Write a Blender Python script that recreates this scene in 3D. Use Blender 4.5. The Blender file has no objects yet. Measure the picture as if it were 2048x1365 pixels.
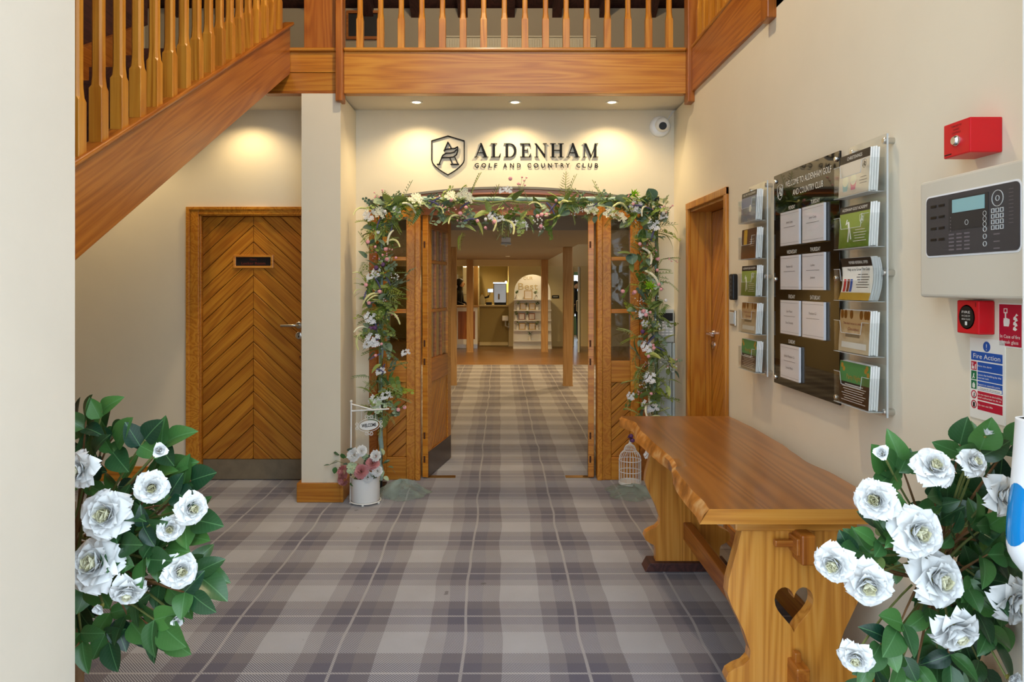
import bpy, bmesh, math, random
from mathutils import Vector, Matrix, geometry
R = random.Random(7)
sc = bpy.context.scene
PI = math.pi
CZ = 1.47           # eye height
F = 1420.0          # focal length in pixels of a 2048 wide frame
# ------------------------------------------------------------------ camera
cam = bpy.data.cameras.new('camera'); camo = bpy.data.objects.new('camera', cam)
sc.collection.objects.link(camo)
camo.location = (0, 0, CZ); camo.rotation_euler = (PI/2, 0, 0)
cam.sensor_width = 36; cam.lens = 36*F/2048
cam.shift_x = 24/2048; cam.shift_y = -112.5/2048
cam.clip_start = 0.05
sc.camera = camo
# ------------------------------------------------------------------ sky, exposure
w = bpy.data.worlds.new('sky'); sc.world = w; w.use_nodes = True
bg = w.node_tree.nodes['Background']
bg.inputs[0].default_value = (0.72, 0.86, 1.0, 1); bg.inputs[1].default_value = 3.3
sc.view_settings.view_transform = 'Standard'; sc.view_settings.look = 'None'
sc.view_settings.gamma = 1; sc.view_settings.use_curve_mapping = False
sc.view_settings.exposure = 0.08

# ------------------------------------------------------------------ helpers
def lin(c):
    return tuple(((x/255)/12.92 if x/255 <= .04045 else ((x/255+.055)/1.055)**2.4) for x in c)
def at(px, py, Y):
    return Vector(((px-1000)*Y/F, Y, CZ-(py-570)*Y/F))
def rot2(p, a):
    return (p[0]*math.cos(a)-p[1]*math.sin(a), p[0]*math.sin(a)+p[1]*math.cos(a))

class MB:
    def __init__(s): s.v = []; s.f = []; s.mi = []; s.cur = 0
    def _f(s, idx): s.f.append(idx); s.mi.append(s.cur)
    def box(s, x0, x1, y0, y1, z0, z1):
        if x0 > x1: x0, x1 = x1, x0
        if y0 > y1: y0, y1 = y1, y0
        if z0 > z1: z0, z1 = z1, z0
        b = len(s.v)
        s.v += [(x0,y0,z0),(x1,y0,z0),(x1,y1,z0),(x0,y1,z0),(x0,y0,z1),(x1,y0,z1),(x1,y1,z1),(x0,y1,z1)]
        for q in ((0,3,2,1),(4,5,6,7),(0,1,5,4),(1,2,6,5),(2,3,7,6),(3,0,4,7)): s._f(tuple(b+i for i in q))
        return s
    def quad(s, a, b, c, d):
        n = len(s.v); s.v += [tuple(a),tuple(b),tuple(c),tuple(d)]; s._f((n,n+1,n+2,n+3)); return s
    def prism(s, poly, z0, z1, ax=(0,1,2)):
        """2-D polygon (ccw) in axes ax[0], ax[1], extruded along ax[2]"""
        n = len(s.v); k = len(poly)
        for z in (z0, z1):
            for p in poly:
                q = [0,0,0]; q[ax[0]] = p[0]; q[ax[1]] = p[1]; q[ax[2]] = z; s.v.append(tuple(q))
        s._f(tuple(n+i for i in range(k))[::-1]); s._f(tuple(n+k+i for i in range(k)))
        for i in range(k):
            j = (i+1) % k; s._f((n+i, n+j, n+k+j, n+k+i))
        return s
    def prism_hole(s, outer, holes, z0, z1, ax=(0,1,2)):
        loops = [outer]+holes
        tris = geometry.tessellate_polygon([[Vector((p[0],p[1],0)) for p in l] for l in loops])
        flat = [p for l in loops for p in l]
        n = len(s.v); k = len(flat)
        for z in (z0, z1):
            for p in flat:
                q = [0,0,0]; q[ax[0]] = p[0]; q[ax[1]] = p[1]; q[ax[2]] = z; s.v.append(tuple(q))
        for t in tris:
            s._f((n+t[0],n+t[1],n+t[2])); s._f((n+k+t[2],n+k+t[1],n+k+t[0]))
        o = n
        for l in loops:
            m = len(l)
            for i in range(m):
                j = (i+1) % m; s._f((o+i,o+j,o+k+j,o+k+i))
            o += m
        return s
    def tube(s, pts, r, n=8, cap=True):
        pts = [Vector(p) for p in pts]; rs = r if isinstance(r, (list,tuple)) else [r]*len(pts)
        rings = []
        up = None
        for i, p in enumerate(pts):
            d = (pts[min(i+1,len(pts)-1)]-pts[max(i-1,0)])
            d = d.normalized() if d.length > 1e-9 else Vector((0,0,1))
            if up is None:
                up = Vector((0,0,1)) if abs(d.z) < .9 else Vector((1,0,0))
            a = d.cross(up)
            if a.length < 1e-5: a = d.cross(Vector((1,0,0)))
            a.normalize(); b = a.cross(d).normalized(); up = b
            rg = []
            for k in range(n):
                t = 2*PI*k/n; rg.append(len(s.v)); s.v.append(tuple(p+(a*math.cos(t)+b*math.sin(t))*rs[i]))
            rings.append(rg)
        for i in range(len(rings)-1):
            for k in range(n):
                s._f((rings[i][k], rings[i][(k+1)%n], rings[i+1][(k+1)%n], rings[i+1][k]))
        if cap:
            s._f(tuple(rings[0][::-1])); s._f(tuple(rings[-1]))
        return s
    def lathe(s, prof, c=(0,0,0), n=24, axis=2, cap=True):
        rings = []
        for r, z in prof:
            rg = []
            for k in range(n):
                t = 2*PI*k/n; q = [0,0,0]
                q[(axis+1)%3] = r*math.cos(t); q[(axis+2)%3] = r*math.sin(t); q[axis] = z
                rg.append(len(s.v)); s.v.append((q[0]+c[0], q[1]+c[1], q[2]+c[2]))
            rings.append(rg)
        for i in range(len(rings)-1):
            for k in range(n):
                s._f((rings[i][k], rings[i][(k+1)%n], rings[i+1][(k+1)%n], rings[i+1][k]))
        if cap: s._f(tuple(rings[0][::-1])); s._f(tuple(rings[-1]))
        return s
    def ball(s, c, r, n=10, m=7, sz=1.0):
        prof = [(max(r*math.sin(PI*i/m),1e-4), -r*sz*math.cos(PI*i/m)) for i in range(m+1)]
        return s.lathe(prof, c, n)
    def grid(s, fn, nu, nv):
        b = len(s.v)
        for j in range(nv+1):
            for i in range(nu+1): s.v.append(tuple(fn(i/nu, j/nv)))
        for j in range(nv):
            for i in range(nu):
                a = b+j*(nu+1)+i; s._f((a,a+1,a+nu+2,a+nu+1))
        return s
    def stroke(s, pts, wd, z0, z1, n=6):
        """flat pen stroke in local xy, extruded in z"""
        for a, b in zip(pts[:-1], pts[1:]):
            d = Vector((b[0]-a[0], b[1]-a[1]))
            if d.length < 1e-7: continue
            d.normalize(); nx, ny = -d.y*wd/2, d.x*wd/2
            s.prism([(a[0]-nx,a[1]-ny),(b[0]-nx,b[1]-ny),(b[0]+nx,b[1]+ny),(a[0]+nx,a[1]+ny)], z0, z1)
        for p in pts[1:-1]:
            s.prism([(p[0]+wd/2*math.cos(2*PI*k/n), p[1]+wd/2*math.sin(2*PI*k/n)) for k in range(n)], z0, z1)
        return s
    def xf(s, m, start=0):
        for i in range(start, len(s.v)): s.v[i] = tuple(m @ Vector(s.v[i]))
        return s
    def mesh(s, name, mats, smooth=False):
        me = bpy.data.meshes.new(name); me.from_pydata(s.v, [], s.f)
        mats = mats if isinstance(mats, (list,tuple)) else [mats]
        for m in mats: me.materials.append(M[m] if isinstance(m, str) else m)
        if len(mats) > 1: me.polygons.foreach_set('material_index', s.mi)
        bm = bmesh.new(); bm.from_mesh(me); bmesh.ops.recalc_face_normals(bm, faces=bm.faces); bm.to_mesh(me); bm.free()
        if smooth:
            me.shade_smooth()
            try: me.set_sharp_from_angle(angle=math.radians(40))
            except Exception: pass
        me.update(); return me

def link(o, parent=None):
    sc.collection.objects.link(o)
    if parent is not None: o.parent = parent
    return o
def setp(o, label=None, cat=None, group=None, kind=None):
    if label: o['label'] = label
    if cat: o['category'] = cat
    if group: o['group'] = group
    if kind: o['kind'] = kind
    return o
WM = {}
def wmat(o):
    m = Matrix.Identity(4)
    while o is not None: m = WM.get(o.name, Matrix.Identity(4)) @ m; o = o.parent
    return m
def thing(name, label, cat, loc=(0,0,0), group=None, kind=None, mat=None):
    o = bpy.data.objects.new(name, None); o.empty_display_size = .05; link(o)
    m = mat if mat is not None else Matrix.Translation(loc)
    o.matrix_world = m; WM[o.name] = m
    return setp(o, label, cat, group, kind)
def build(mb, name, mat, parent=None, world=True, smooth=False, bevel=0, label=None, cat=None, group=None, kind=None, seg=2):
    """mesh object; world=True: mb is in world space, else in the parent's space"""
    if parent is not None and world:
        mb.xf(wmat(parent).inverted())
    o = bpy.data.objects.new(name, mb.mesh(name, mat, smooth)); link(o, parent)
    if bevel:
        b = o.modifiers.new('bevel', 'BEVEL'); b.width = bevel; b.segments = seg; b.limit_method = 'ANGLE'; b.angle_limit = math.radians(40)
    return setp(o, label, cat, group, kind)
def slope_part(mb, name, mat, parent, ang, org, bevel=0, seg=2):
    """world-space mesh stored in a frame turned by ang about x, so the grain runs up the slope"""
    m = Matrix.Translation(org) @ Matrix.Rotation(ang, 4, 'X'); mb.xf(m.inverted())
    o = bpy.data.objects.new(name, mb.mesh(name, mat)); link(o, parent); o.matrix_local = wmat(parent).inverted() @ m
    if bevel:
        b = o.modifiers.new('bevel', 'BEVEL'); b.width = bevel; b.segments = seg; b.limit_method = 'ANGLE'; b.angle_limit = math.radians(40)
    return o
def inst(me, name, parent, m, label=None):
    o = bpy.data.objects.new(name, me); link(o, parent); o.matrix_local = m; WM[o.name] = m
    if label: o['label'] = label
    return o
def frame(o, ex, ey):
    ex = Vector(ex).normalized(); ey = Vector(ey).normalized(); n = ex.cross(ey)
    return Matrix(((ex.x,ey.x,n.x,o[0]),(ex.y,ey.y,n.y,o[1]),(ex.z,ey.z,n.z,o[2]),(0,0,0,1)))
def frame_back(x, z, Y): return frame((x, Y, z), (1,0,0), (0,0,1))     # on a wall facing the entrance
def frame_right(Y, z, X): return frame((X, Y, z), (0,-1,0), (0,0,1))   # on the right wall
def aim(p, d, roll=0, s=1.0):
    """matrix: local +x along d, local +z near up"""
    d = Vector(d).normalized(); up = Vector((0,0,1)) if abs(d.z) < .95 else Vector((0,1,0))
    y = up.cross(d).normalized(); z = d.cross(y)
    m = Matrix(((d.x,y.x,z.x,p[0]),(d.y,y.y,z.y,p[1]),(d.z,y.z,z.z,p[2]),(0,0,0,1)))
    return m @ Matrix.Rotation(roll, 4, 'X') @ Matrix.Scale(s, 4)

_tc = {}
def text_data(s, bold=0, ext=0):
    if (s,bold) in _tc: return _tc[(s,bold)]
    cu = bpy.data.curves.new('lettering', 'FONT'); cu.body = s; cu.size = 1; cu.resolution_u = 3; cu.extrude = ext; cu.offset = bold
    ob = bpy.data.objects.new('lettering', cu); sc.collection.objects.link(ob)
    me = bpy.data.meshes.new_from_object(ob)
    vs = [v.co.copy() for v in me.vertices]; fs = [tuple(p.vertices) for p in me.polygons]
    bpy.data.objects.remove(ob); bpy.data.meshes.remove(me); bpy.data.curves.remove(cu)
    x0 = min(v.x for v in vs); x1 = max(v.x for v in vs)
    _tc[(s,bold)] = (vs, fs, x0, x1); return _tc[(s,bold)]
def add_text(mb, s, x, y, h, wd=None, z=.001, align='C', t=0.0, slant=0, bold=0, ext=0):
    """s drawn flat into mb (local xy): cap height h, optional total width wd"""
    vs, fs, x0, x1 = text_data(s, bold, ext)
    k = h/.729; kx = (wd/(x1-x0)) if wd else k
    off = x - (x0+x1)/2*kx if align == 'C' else x - x0*kx
    b = len(mb.v)
    for v in vs: mb.v.append((v.x*kx+off+slant*v.y*k, v.y*k+y, z+t+v.z*k))
    for f in fs: mb._f(tuple(b+i for i in f))
    return mb

# ------------------------------------------------------------------ materials
M = {}
class NT:
    def __init__(s, name):
        s.m = bpy.data.materials.new(name); s.m.use_nodes = True; s.t = s.m.node_tree; s.n = s.t.nodes
        s.b = s.n['Principled BSDF']; M[name] = s.m
    def node(s, t, **kw):
        n = s.n.new(t)
        for k, v in kw.items(): setattr(n, k, v)
        return n
    def L(s, a, b): s.t.links.new(a, b)
    def val(s, inp, v):
        if hasattr(v, 'is_linked') or isinstance(v, bpy.types.NodeSocket): s.L(v, inp)
        else: inp.default_value = v
    def math(s, op, a, b=0.0, c=None):
        n = s.node('ShaderNodeMath', operation=op); s.val(n.inputs[0], a); s.val(n.inputs[1], b)
        if c is not None: s.val(n.inputs[2], c)
        return n.outputs[0]
    def mix(s, f, a, b, blend='MIX'):
        n = s.node('ShaderNodeMix', data_type='RGBA', blend_type=blend)
        s.val(n.inputs[0], f); s.val(n.inputs[6], a if not isinstance(a, tuple) else (*a[:3],1)); s.val(n.inputs[7], b if not isinstance(b, tuple) else (*b[:3],1))
        return n.outputs[2]
    def ramp(s, f, stops, interp='LINEAR'):
        n = s.node('ShaderNodeValToRGB'); cr = n.color_ramp; cr.interpolation = interp
        while len(cr.elements) < len(stops): cr.elements.new(.5)
        for e, (p, c) in zip(cr.elements, stops):
            e.position = p; e.color = (*c[:3],1) if isinstance(c, tuple) else (c,c,c,1)
        s.L(f, n.inputs[0]); return n.outputs[0]
    def noise(s, vec, scale, detail=3, rough=.55, dist=0):
        n = s.node('ShaderNodeTexNoise'); s.L(vec, n.inputs['Vector'])
        n.inputs['Scale'].default_value = scale; n.inputs['Detail'].default_value = detail
        n.inputs['Roughness'].default_value = rough; n.inputs['Distortion'].default_value = dist
        return n.outputs[0]
    def coord(s): return s.node('ShaderNodeTexCoord').outputs['Object']
    def mapping(s, vec, scale=(1,1,1), loc=(0,0,0), rot=(0,0,0)):
        n = s.node('ShaderNodeMapping'); s.L(vec, n.inputs[0]); n.inputs[1].default_value = loc
        n.inputs[2].default_value = rot; n.inputs[3].default_value = scale; return n.outputs[0]
    def bump(s, h, strength, dist=.002):
        n = s.node('ShaderNodeBump'); n.inputs['Strength'].default_value = strength; n.inputs['Distance'].default_value = dist
        s.L(h, n.inputs['Height']); s.L(n.outputs[0], s.b.inputs['Normal'])
def plain(name, c, rough=.5, metal=0, spec=.5, var=.0, vscale=8, bump=0, bscale=60, emit=None, es=1, alpha=None, trans=0, coat=0, ior=1.45):
    t = NT(name); c = lin(c)
    t.b.inputs['Base Color'].default_value = (*c,1); t.b.inputs['Roughness'].default_value = rough
    t.b.inputs['Metallic'].default_value = metal; t.b.inputs['Specular IOR Level'].default_value = spec
    t.b.inputs['IOR'].default_value = ior
    if coat: t.b.inputs['Coat Weight'].default_value = coat; t.b.inputs['Coat Roughness'].default_value = .08
    if trans: t.b.inputs['Transmission Weight'].default_value = trans
    if var:
        co = t.coord(); nz = t.noise(co, vscale, 4)
        t.L(t.mix(t.ramp(nz, [(.3,0.0),(.7,1.0)]), tuple(x*(1-var) for x in c), tuple(min(1,x*(1+var)) for x in c)), t.b.inputs['Base Color'])
    if bump:
        t.bump(t.noise(t.coord(), bscale, 4), bump)
    if emit:
        t.b.inputs['Emission Color'].default_value = (*lin(emit),1); t.b.inputs['Emission Strength'].default_value = es
    if alpha is not None: t.b.inputs['Alpha'].default_value = alpha
    return t
def wood(name, axis, light, mid, dark, rough=.38, fine=1.0, scale=1.0, coat=.25):
    t = NT(name); co = t.coord()
    oi = t.node('ShaderNodeObjectInfo').outputs['Random']
    cx = t.node('ShaderNodeCombineXYZ'); r10 = t.math('MULTIPLY', oi, 17.3); r11 = t.math('MULTIPLY', oi, 7.1)
    t.L(r10, cx.inputs[0]); t.L(r11, cx.inputs[1]); t.L(t.math('MULTIPLY', oi, 11.7), cx.inputs[2])
    va = t.node('ShaderNodeVectorMath', operation='ADD'); t.L(co, va.inputs[0]); t.L(cx.outputs[0], va.inputs[1]); p = va.outputs[0]
    sc1 = [6*scale]*3; sc1[axis] = .38*scale
    sc2 = [150*scale]*3; sc2[axis] = 3*scale
    big = t.noise(t.mapping(p, tuple(sc1)), 1.0, 2, .5, .25)
    rings = t.math('SINE', t.math('MULTIPLY', big, 85))
    rings = t.math('MULTIPLY_ADD', rings, .5, .5)
    fin = t.noise(t.mapping(p, tuple(sc2)), 1.0, 3, .6)
    tone = t.noise(t.mapping(p, (1.3,1.3,1.3)), 1.0, 1)
    a = t.math('ADD', t.math('MULTIPLY', rings, .33), t.math('MULTIPLY', fin, .85*fine))
    c1 = t.ramp(a, [(.18, lin(dark)), (.48, lin(mid)), (.82, lin(light))])
    c2 = t.mix(t.ramp(tone, [(.35,.0),(.7,.35)]), c1, lin(dark))
    c3 = t.mix(t.math('MULTIPLY', oi, .22), c2, lin(dark))
    t.L(c3, t.b.inputs['Base Color'])
    t.b.inputs['Roughness'].default_value = rough
    t.b.inputs['Coat Weight'].default_value = coat; t.b.inputs['Coat Roughness'].default_value = .18
    t.bump(a, .12, .0015); return t
OAK = ((214,150,50), (194,122,28), (146,82,14))
RED = ((188,116,38), (166,92,22), (126,64,12))
GOLD = ((234,172,84), (220,150,60), (184,114,40))
for i, a in enumerate('xyz'):
    wood('oak_'+a, i, *OAK); wood('red_oak_'+a, i, *RED); wood('gold_'+a, i, *GOLD, rough=.3, fine=.7, coat=.4)
wood('plank', 0, (204,140,42), (180,112,26), (138,78,14), rough=.4)
wood('post_z', 2, (206,168,116), (190,150,98), (160,120,72), rough=.6, coat=0)
wood('dark_wood', 1, (86,48,42), (66,36,32), (42,22,22), rough=.6, coat=0)
wood('hall_floor', 0, (150,110,66), (128,90,50), (92,60,30), rough=.35, scale=.7)
plain('groove', (78,42,14), .8)
plain('wall', (230,220,198), .85, spec=.2, var=.02, vscale=3, bump=.08, bscale=220)
plain('wall_front', (218,206,188), .85, spec=.2, var=.025, vscale=4, bump=.1, bscale=120)
plain('ceiling', (214,206,192), .9, spec=.15)
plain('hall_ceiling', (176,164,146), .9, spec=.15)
plain('cream', (226,212,168), .85, spec=.2)
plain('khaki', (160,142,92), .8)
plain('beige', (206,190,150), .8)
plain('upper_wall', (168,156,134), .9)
plain('white_paint', (236,236,232), .35, coat=.2)
plain('white_plastic', (238,240,242), .3)
plain('grey_plastic', (196,200,200), .4)
plain('cool_grey', (196,206,206), .5)
plain('panel_case', (208,202,186), .45)
plain('steel', (205,203,198), .28, metal=1)
plain('brushed', (140,128,108), .5, metal=.5, var=.12, vscale=14)
plain('chrome', (220,220,222), .12, metal=1)
plain('brass', (170,130,70), .4, metal=1)
plain('black', (16,16,18), .45)
plain('dark_plastic', (44,46,50), .4)
plain('panel_dark', (62,62,66), .45)
plain('gloss_black', (6,6,8), .03, spec=.5, ior=1.45)
plain('navy', (18,20,26), .7, spec=.2)
plain('kick_brown', (58,42,36), .35, coat=.2)
plain('red_plastic', (208,22,34), .35)
plain('sign_red', (188,18,52), .45)
plain('sign_blue', (24,84,172), .45)
plain('sign_green', (24,110,70), .45)
plain('sign_white', (240,238,228), .45)
plain('ink', (24,24,26), .6)
plain('ink_soft', (110,104,110), .6)
plain('dull_red', (120,42,26), .6)
plain('paper', (232,228,230), .55, coat=.15)
plain('page', (240,240,236), .7)
plain('lcd', (130,172,176), .3, emit=(120,170,180), es=.12)
plain('lamp_lens', (255,240,210), .3, emit=(255,232,190), es=14)
plain('petal_white', (234,235,234), .6, spec=.3)
plain('petal_cream', (238,235,206), .6, spec=.3)
plain('petal_pink', (232,166,172), .6, spec=.3)
plain('petal_rose', (214,150,150), .6, spec=.3, var=.15, vscale=60)
plain('purple', (96,58,104), .6)
plain('lavender', (88,86,124), .7)
plain('pale_green', (188,208,168), .6)
plain('tassel', (224,224,160), .6)
plain('stem', (112,120,66), .6)
plain('twig', (120,88,56), .7, var=.2, vscale=40)
plain('sepal', (128,120,52), .6)
plain('lime', (150,196,40), .5)
plain('pot_grey', (120,116,110), .6)
plain('soil', (60,44,32), .95)
plain('sash', (150,176,168), .55, var=.2, vscale=30)
plain('radiator', (214,204,176), .5)
plain('blue_window', (20,130,200), .15, coat=.5)
plain('skin', (200,150,120), .6)
plain('cloth_black', (20,20,26), .9)
plain('hair', (18,14,14), .6)
plain('yellow_lamp', (240,200,90), .4, emit=(250,205,100), es=1.6)
plain('sun_patch', (230,240,226), .5)
plain('green_floor', (90,120,90), .4)
plain('paving', (190,186,178), .9, var=.06, vscale=3)
plain('gold_foil', (200,160,70), .4, metal=.6)
def glassy(name, c, rough=.02, fac=.5, tint=(1,1,1)):
    t = NT(name); t.n.remove(t.b)
    tr = t.node('ShaderNodeBsdfTransparent'); tr.inputs[0].default_value = (*tint,1)
    gl = t.node('ShaderNodeBsdfGlossy'); gl.inputs['Roughness'].default_value = rough; gl.inputs[0].default_value = (*c,1)
    lw = t.node('ShaderNodeLayerWeight'); lw.inputs[0].default_value = .5
    mx = t.node('ShaderNodeMixShader'); t.L(t.math('MULTIPLY_ADD', t.math('POWER', lw.outputs['Facing'], 4.0), .8*fac, .045*fac), mx.inputs[0])
    t.L(tr.outputs[0], mx.inputs[1]); t.L(gl.outputs[0], mx.inputs[2]); t.L(mx.outputs[0], t.n['Material Output'].inputs[0])
glassy('glass', (1,1,1), .03, 1.0, (.78,.80,.78))
glassy('acrylic', (1,1,1), .05, .8, (.95,.96,.96))
def tulle():
    t = NT('tulle'); df = t.b; df.inputs['Base Color'].default_value = (*lin((164,184,174)),1); df.inputs['Roughness'].default_value = .8
    nz = t.noise(t.coord(), 9, 2); t.L(t.ramp(nz, [(.3,.30),(.75,.62)]), df.inputs['Alpha'])
tulle()
def leafmat(name, light, dark, vein, rough=.35):
    t = NT(name); oi = t.node('ShaderNodeObjectInfo').outputs['Random']; co = t.coord()
    sp = t.node('ShaderNodeSeparateXYZ'); t.L(co, sp.inputs[0])
    ay = t.math('ABSOLUTE', sp.outputs[1])
    rib = t.math('LESS_THAN', ay, .012)
    sv = t.math('ABSOLUTE', t.math('SINE', t.math('MULTIPLY', t.math('SUBTRACT', sp.outputs[0], t.math('MULTIPLY', ay, .9)), 26)))
    sv = t.math('MULTIPLY', t.math('LESS_THAN', sv, .10), .35)
    base = t.mix(oi, lin(dark), lin(light))
    t.L(t.mix(t.math('MULTIPLY', t.math('MAXIMUM', rib, sv), .6), base, lin(vein)), t.b.inputs['Base Color'])
    t.b.inputs['Roughness'].default_value = rough; t.b.inputs['Subsurface Weight'].default_value = 0.0
leafmat('rose_leaf', (74,122,58), (22,54,40), (96,140,90), .3)
leafmat('garland_leaf', (176,186,98), (66,104,50), (160,176,120), .5)
leafmat('eucalyptus', (160,180,146), (78,108,88), (160,180,150), .6)
leafmat('fern', (146,160,50), (66,104,38), (140,160,70), .55)

def carpet():
    t = NT('tartan_carpet'); co = t.coord()
    sp = t.node('ShaderNodeSeparateXYZ'); t.L(co, sp.inputs[0])
    wob = t.noise(t.mapping(co, (1.2,1.2,1)), 1.6, 1)
    wx = t.math('MULTIPLY', t.math('SUBTRACT', wob, .5), .05)
    X = t.math('ADD', sp.outputs[0], wx); Y = sp.outputs[1]
    PX, PY = .493, .4635
    fx = t.math('FRACT', t.math('DIVIDE', t.math('ADD', X, 10*PX+.153), PX))
    fy = t.math('FRACT', t.math('DIVIDE', t.math('ADD', Y, 10*PY-3.611+2*PY+.0), PY))
    Lc, Mc, Dc, Bc = lin((176,177,184)), lin((134,130,137)), lin((84,80,98)), lin((114,108,113))
    st = [(0.0,Dc),(.155,Bc),(.315,Lc),(.69,Mc),(.835,Dc)]
    cx = t.ramp(fx, st, 'CONSTANT'); cy = t.ramp(fy, st, 'CONSTANT')
    tw = t.math('GREATER_THAN', t.math('FRACT', t.math('DIVIDE', t.math('ADD', sp.outputs[0], Y), .0115)), .5)
    col = t.mix(tw, cx, cy)
    dx = t.math('MINIMUM', fx, t.math('SUBTRACT', 1, fx)); dy = t.math('MINIMUM', fy, t.math('SUBTRACT', 1, fy))
    dash = t.math('MULTIPLY_ADD', t.math('GREATER_THAN', t.math('FRACT', t.math('DIVIDE', t.math('ADD', sp.outputs[0], Y), .0115)), .3), .42, .18)
    ln = t.math('MAXIMUM', t.math('LESS_THAN', dx, .0125), t.math('LESS_THAN', dy, .0125))
    col = t.mix(t.math('MULTIPLY', ln, dash), col, lin((206,204,204)))
    nz = t.noise(co, 2.2, 4); col = t.mix(t.ramp(nz, [(.35,.22),(.65,0.0)]), col, lin((118,110,106)))
    stn = t.noise(co, 9, 2); col = t.mix(t.ramp(stn, [(.735,0.0),(.75,.6)]), col, lin((70,62,58)))
    pile = t.noise(co, 700, 2); col = t.mix(t.ramp(pile, [(.3,.25),(.6,0.0)]), col, lin((60,54,52)))
    t.L(col, t.b.inputs['Base Color']); t.b.inputs['Roughness'].default_value = .95; t.b.inputs['Specular IOR Level'].default_value = .1
    t.b.inputs['Sheen Weight'].default_value = .35; t.b.inputs['Sheen Roughness'].default_value = .5
    t.bump(pile, .25, .003)
carpet()
def photo_mat(name, stops, scale=6, axis=1):
    """blurry printed picture on a leaflet: colours along local y with noise"""
    t = NT(name); co = t.coord(); sp = t.node('ShaderNodeSeparateXYZ'); t.L(co, sp.inputs[0])
    nz = t.noise(co, scale*6, 3)
    f = t.math('ADD', t.math('MULTIPLY', sp.outputs[axis], 6.0), t.math('MULTIPLY_ADD', nz, .5, .25))
    t.L(t.ramp(f, [(p, lin(c)) for p, c in stops]), t.b.inputs['Base Color']); t.b.inputs['Roughness'].default_value = .35
photo_mat('print_golf', [(.1,(58,84,22)),(.5,(96,130,36)),(.9,(140,160,70))])
photo_mat('print_sky', [(.2,(78,96,44)),(.45,(190,180,160)),(.6,(150,150,168)),(.95,(120,128,152))])
photo_mat('print_party', [(.2,(10,40,30)),(.5,(20,92,66)),(.95,(70,130,70))], 10)
photo_mat('print_brown', [(.2,(220,180,130)),(.45,(150,90,50)),(.8,(84,50,30))])
photo_mat('print_gold', [(.2,(216,200,170)),(.8,(212,192,158)),(1.0,(170,140,96))])
plain('print_cream', (226,216,196), .4); plain('print_dark', (30,26,26), .35); plain('print_mustard', (190,150,40), .4)
plain('cup_pink', (222,120,150), .4); plain('cup_blue', (160,200,196), .4)

# ================================================================== SETTING
YB = 5.324; YF = 4.81; XR = 1.305; ZC = 2.78; ZT = 3.072; ZFB = 2.767; YE = 1.5
FXL, FXR = -.982, 1.11
def struct(mb, name, mat, label, cat, **kw): return build(mb, name, mat, None, label=label, cat=cat, kind='structure', **kw)
floor = struct(MB().box(-3.4, XR+.16, YE, YB+.13, -.1, 0).box(FXL, FXR, YB+.13, 5.6, -.1, 0).box(-3, 3.2, 5.6, 13.05, -.1, 0).box(-.9,1.105,.6,YE,-.1,0), 'floor', 'tartan_carpet', 'grey and taupe tartan carpet with pale window-pane lines', 'carpet')
struct(MB().box(-3, 3.2, 13.05, 21, -.1, 0), 'floor_hall', 'hall_floor', 'brown timber floor beyond the tartan carpet by the bar', 'floor')
struct(MB().box(-12, 12, -12, .6, -.2, -.02), 'paving', 'paving', 'pale paving outside the entrance', 'paving')
def arch(n=16, z0=2.085, rise=.105, x0=FXL, x1=FXR):
    c = (x0+x1)/2; h = (x1-x0)/2
    return [(c+h*(-1+2*i/n), z0+rise*(1-(-1+2*i/n)**2)) for i in range(n+1)]
# back wall: pieces round door_1 and the arched doorway
mb = MB()
D1L, D1R = -2.262, -1.45
mb.box(-3.4, D1L, YB, YB+.13, 0, ZC); mb.box(D1L, D1R, YB, YB+.13, 2.0, ZC); mb.box(D1R, FXL, YB, YB+.13, 0, ZC)
mb.box(FXR, XR+.15, YB, YB+.13, 0, ZC)
mb.prism(arch()+[(FXR,ZC),(FXL,ZC)], YB, YB+.13, (0,2,1))
struct(mb, 'wall_back', 'wall', 'cream painted wall around the arched double doorway', 'wall')
mb = MB().box(-1.345, -1.08, YF, YB, 0, ZFB)
pil = struct(mb, 'wall_pier', 'wall', 'cream painted pier carrying the left end of the timber gallery', 'pillar')
mb = MB().box(-1.372,-1.08,YF-.022,YF,0,.13); mb.box(-1.08,-1.058,YF-.022,YB,0,.13); mb.box(-1.372,-1.345,YF,YB,0,.13)
struct(mb, 'baseboard_pier', 'oak_x', 'oak skirting board around the foot of the cream pier', 'skirting', bevel=.004)
struct(MB().box(-3.4, -2.345, YB-.02, YB, 0, .11), 'baseboard_back', 'oak_x', 'oak skirting board left of the chevron door', 'skirting', bevel=.004)
# right wall
DYN, DYF, DZ = 4.075, 4.885, 1.995
mb = MB(); T = XR+.15
mb.box(XR, T, YE, 3.40, 0, 6.0); mb.box(XR, T, 3.40, DYN, 0, ZFB); mb.box(XR, T, DYN, DYF, DZ, ZFB); mb.box(XR, T, DYF, YB, 0, ZFB)
struct(mb, 'wall_right', 'wall', 'cream painted wall with notice board, leaflet racks and fire panel', 'wall')
struct(MB().box(XR-.018, XR, YE, 4.04, 0, .11), 'baseboard_right', 'oak_y', 'oak skirting along the wall behind the wooden table', 'skirting', bevel=.004)
struct(MB().box(-3.55, -3.4, YE, 7, 0, 6.0), 'wall_left', 'wall', 'cream painted wall beyond the staircase', 'wall')
# entrance wall with the tall glazed opening
mb = MB().box(-3.55, -.898, .75, YE, 0, 6.0); mb.box(-.898, 1.104, .75, YE, 4.9, 6.0)
struct(mb, 'wall_entrance', 'wall_front', 'pale plastered entrance reveal beside the white rose tree', 'wall')
struct(MB().box(1.104, 2.0, .75, YE, 0, 6.0), 'wall_jamb', 'white_paint', 'white painted entrance jamb carrying the sanitiser dispenser', 'wall')
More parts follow.
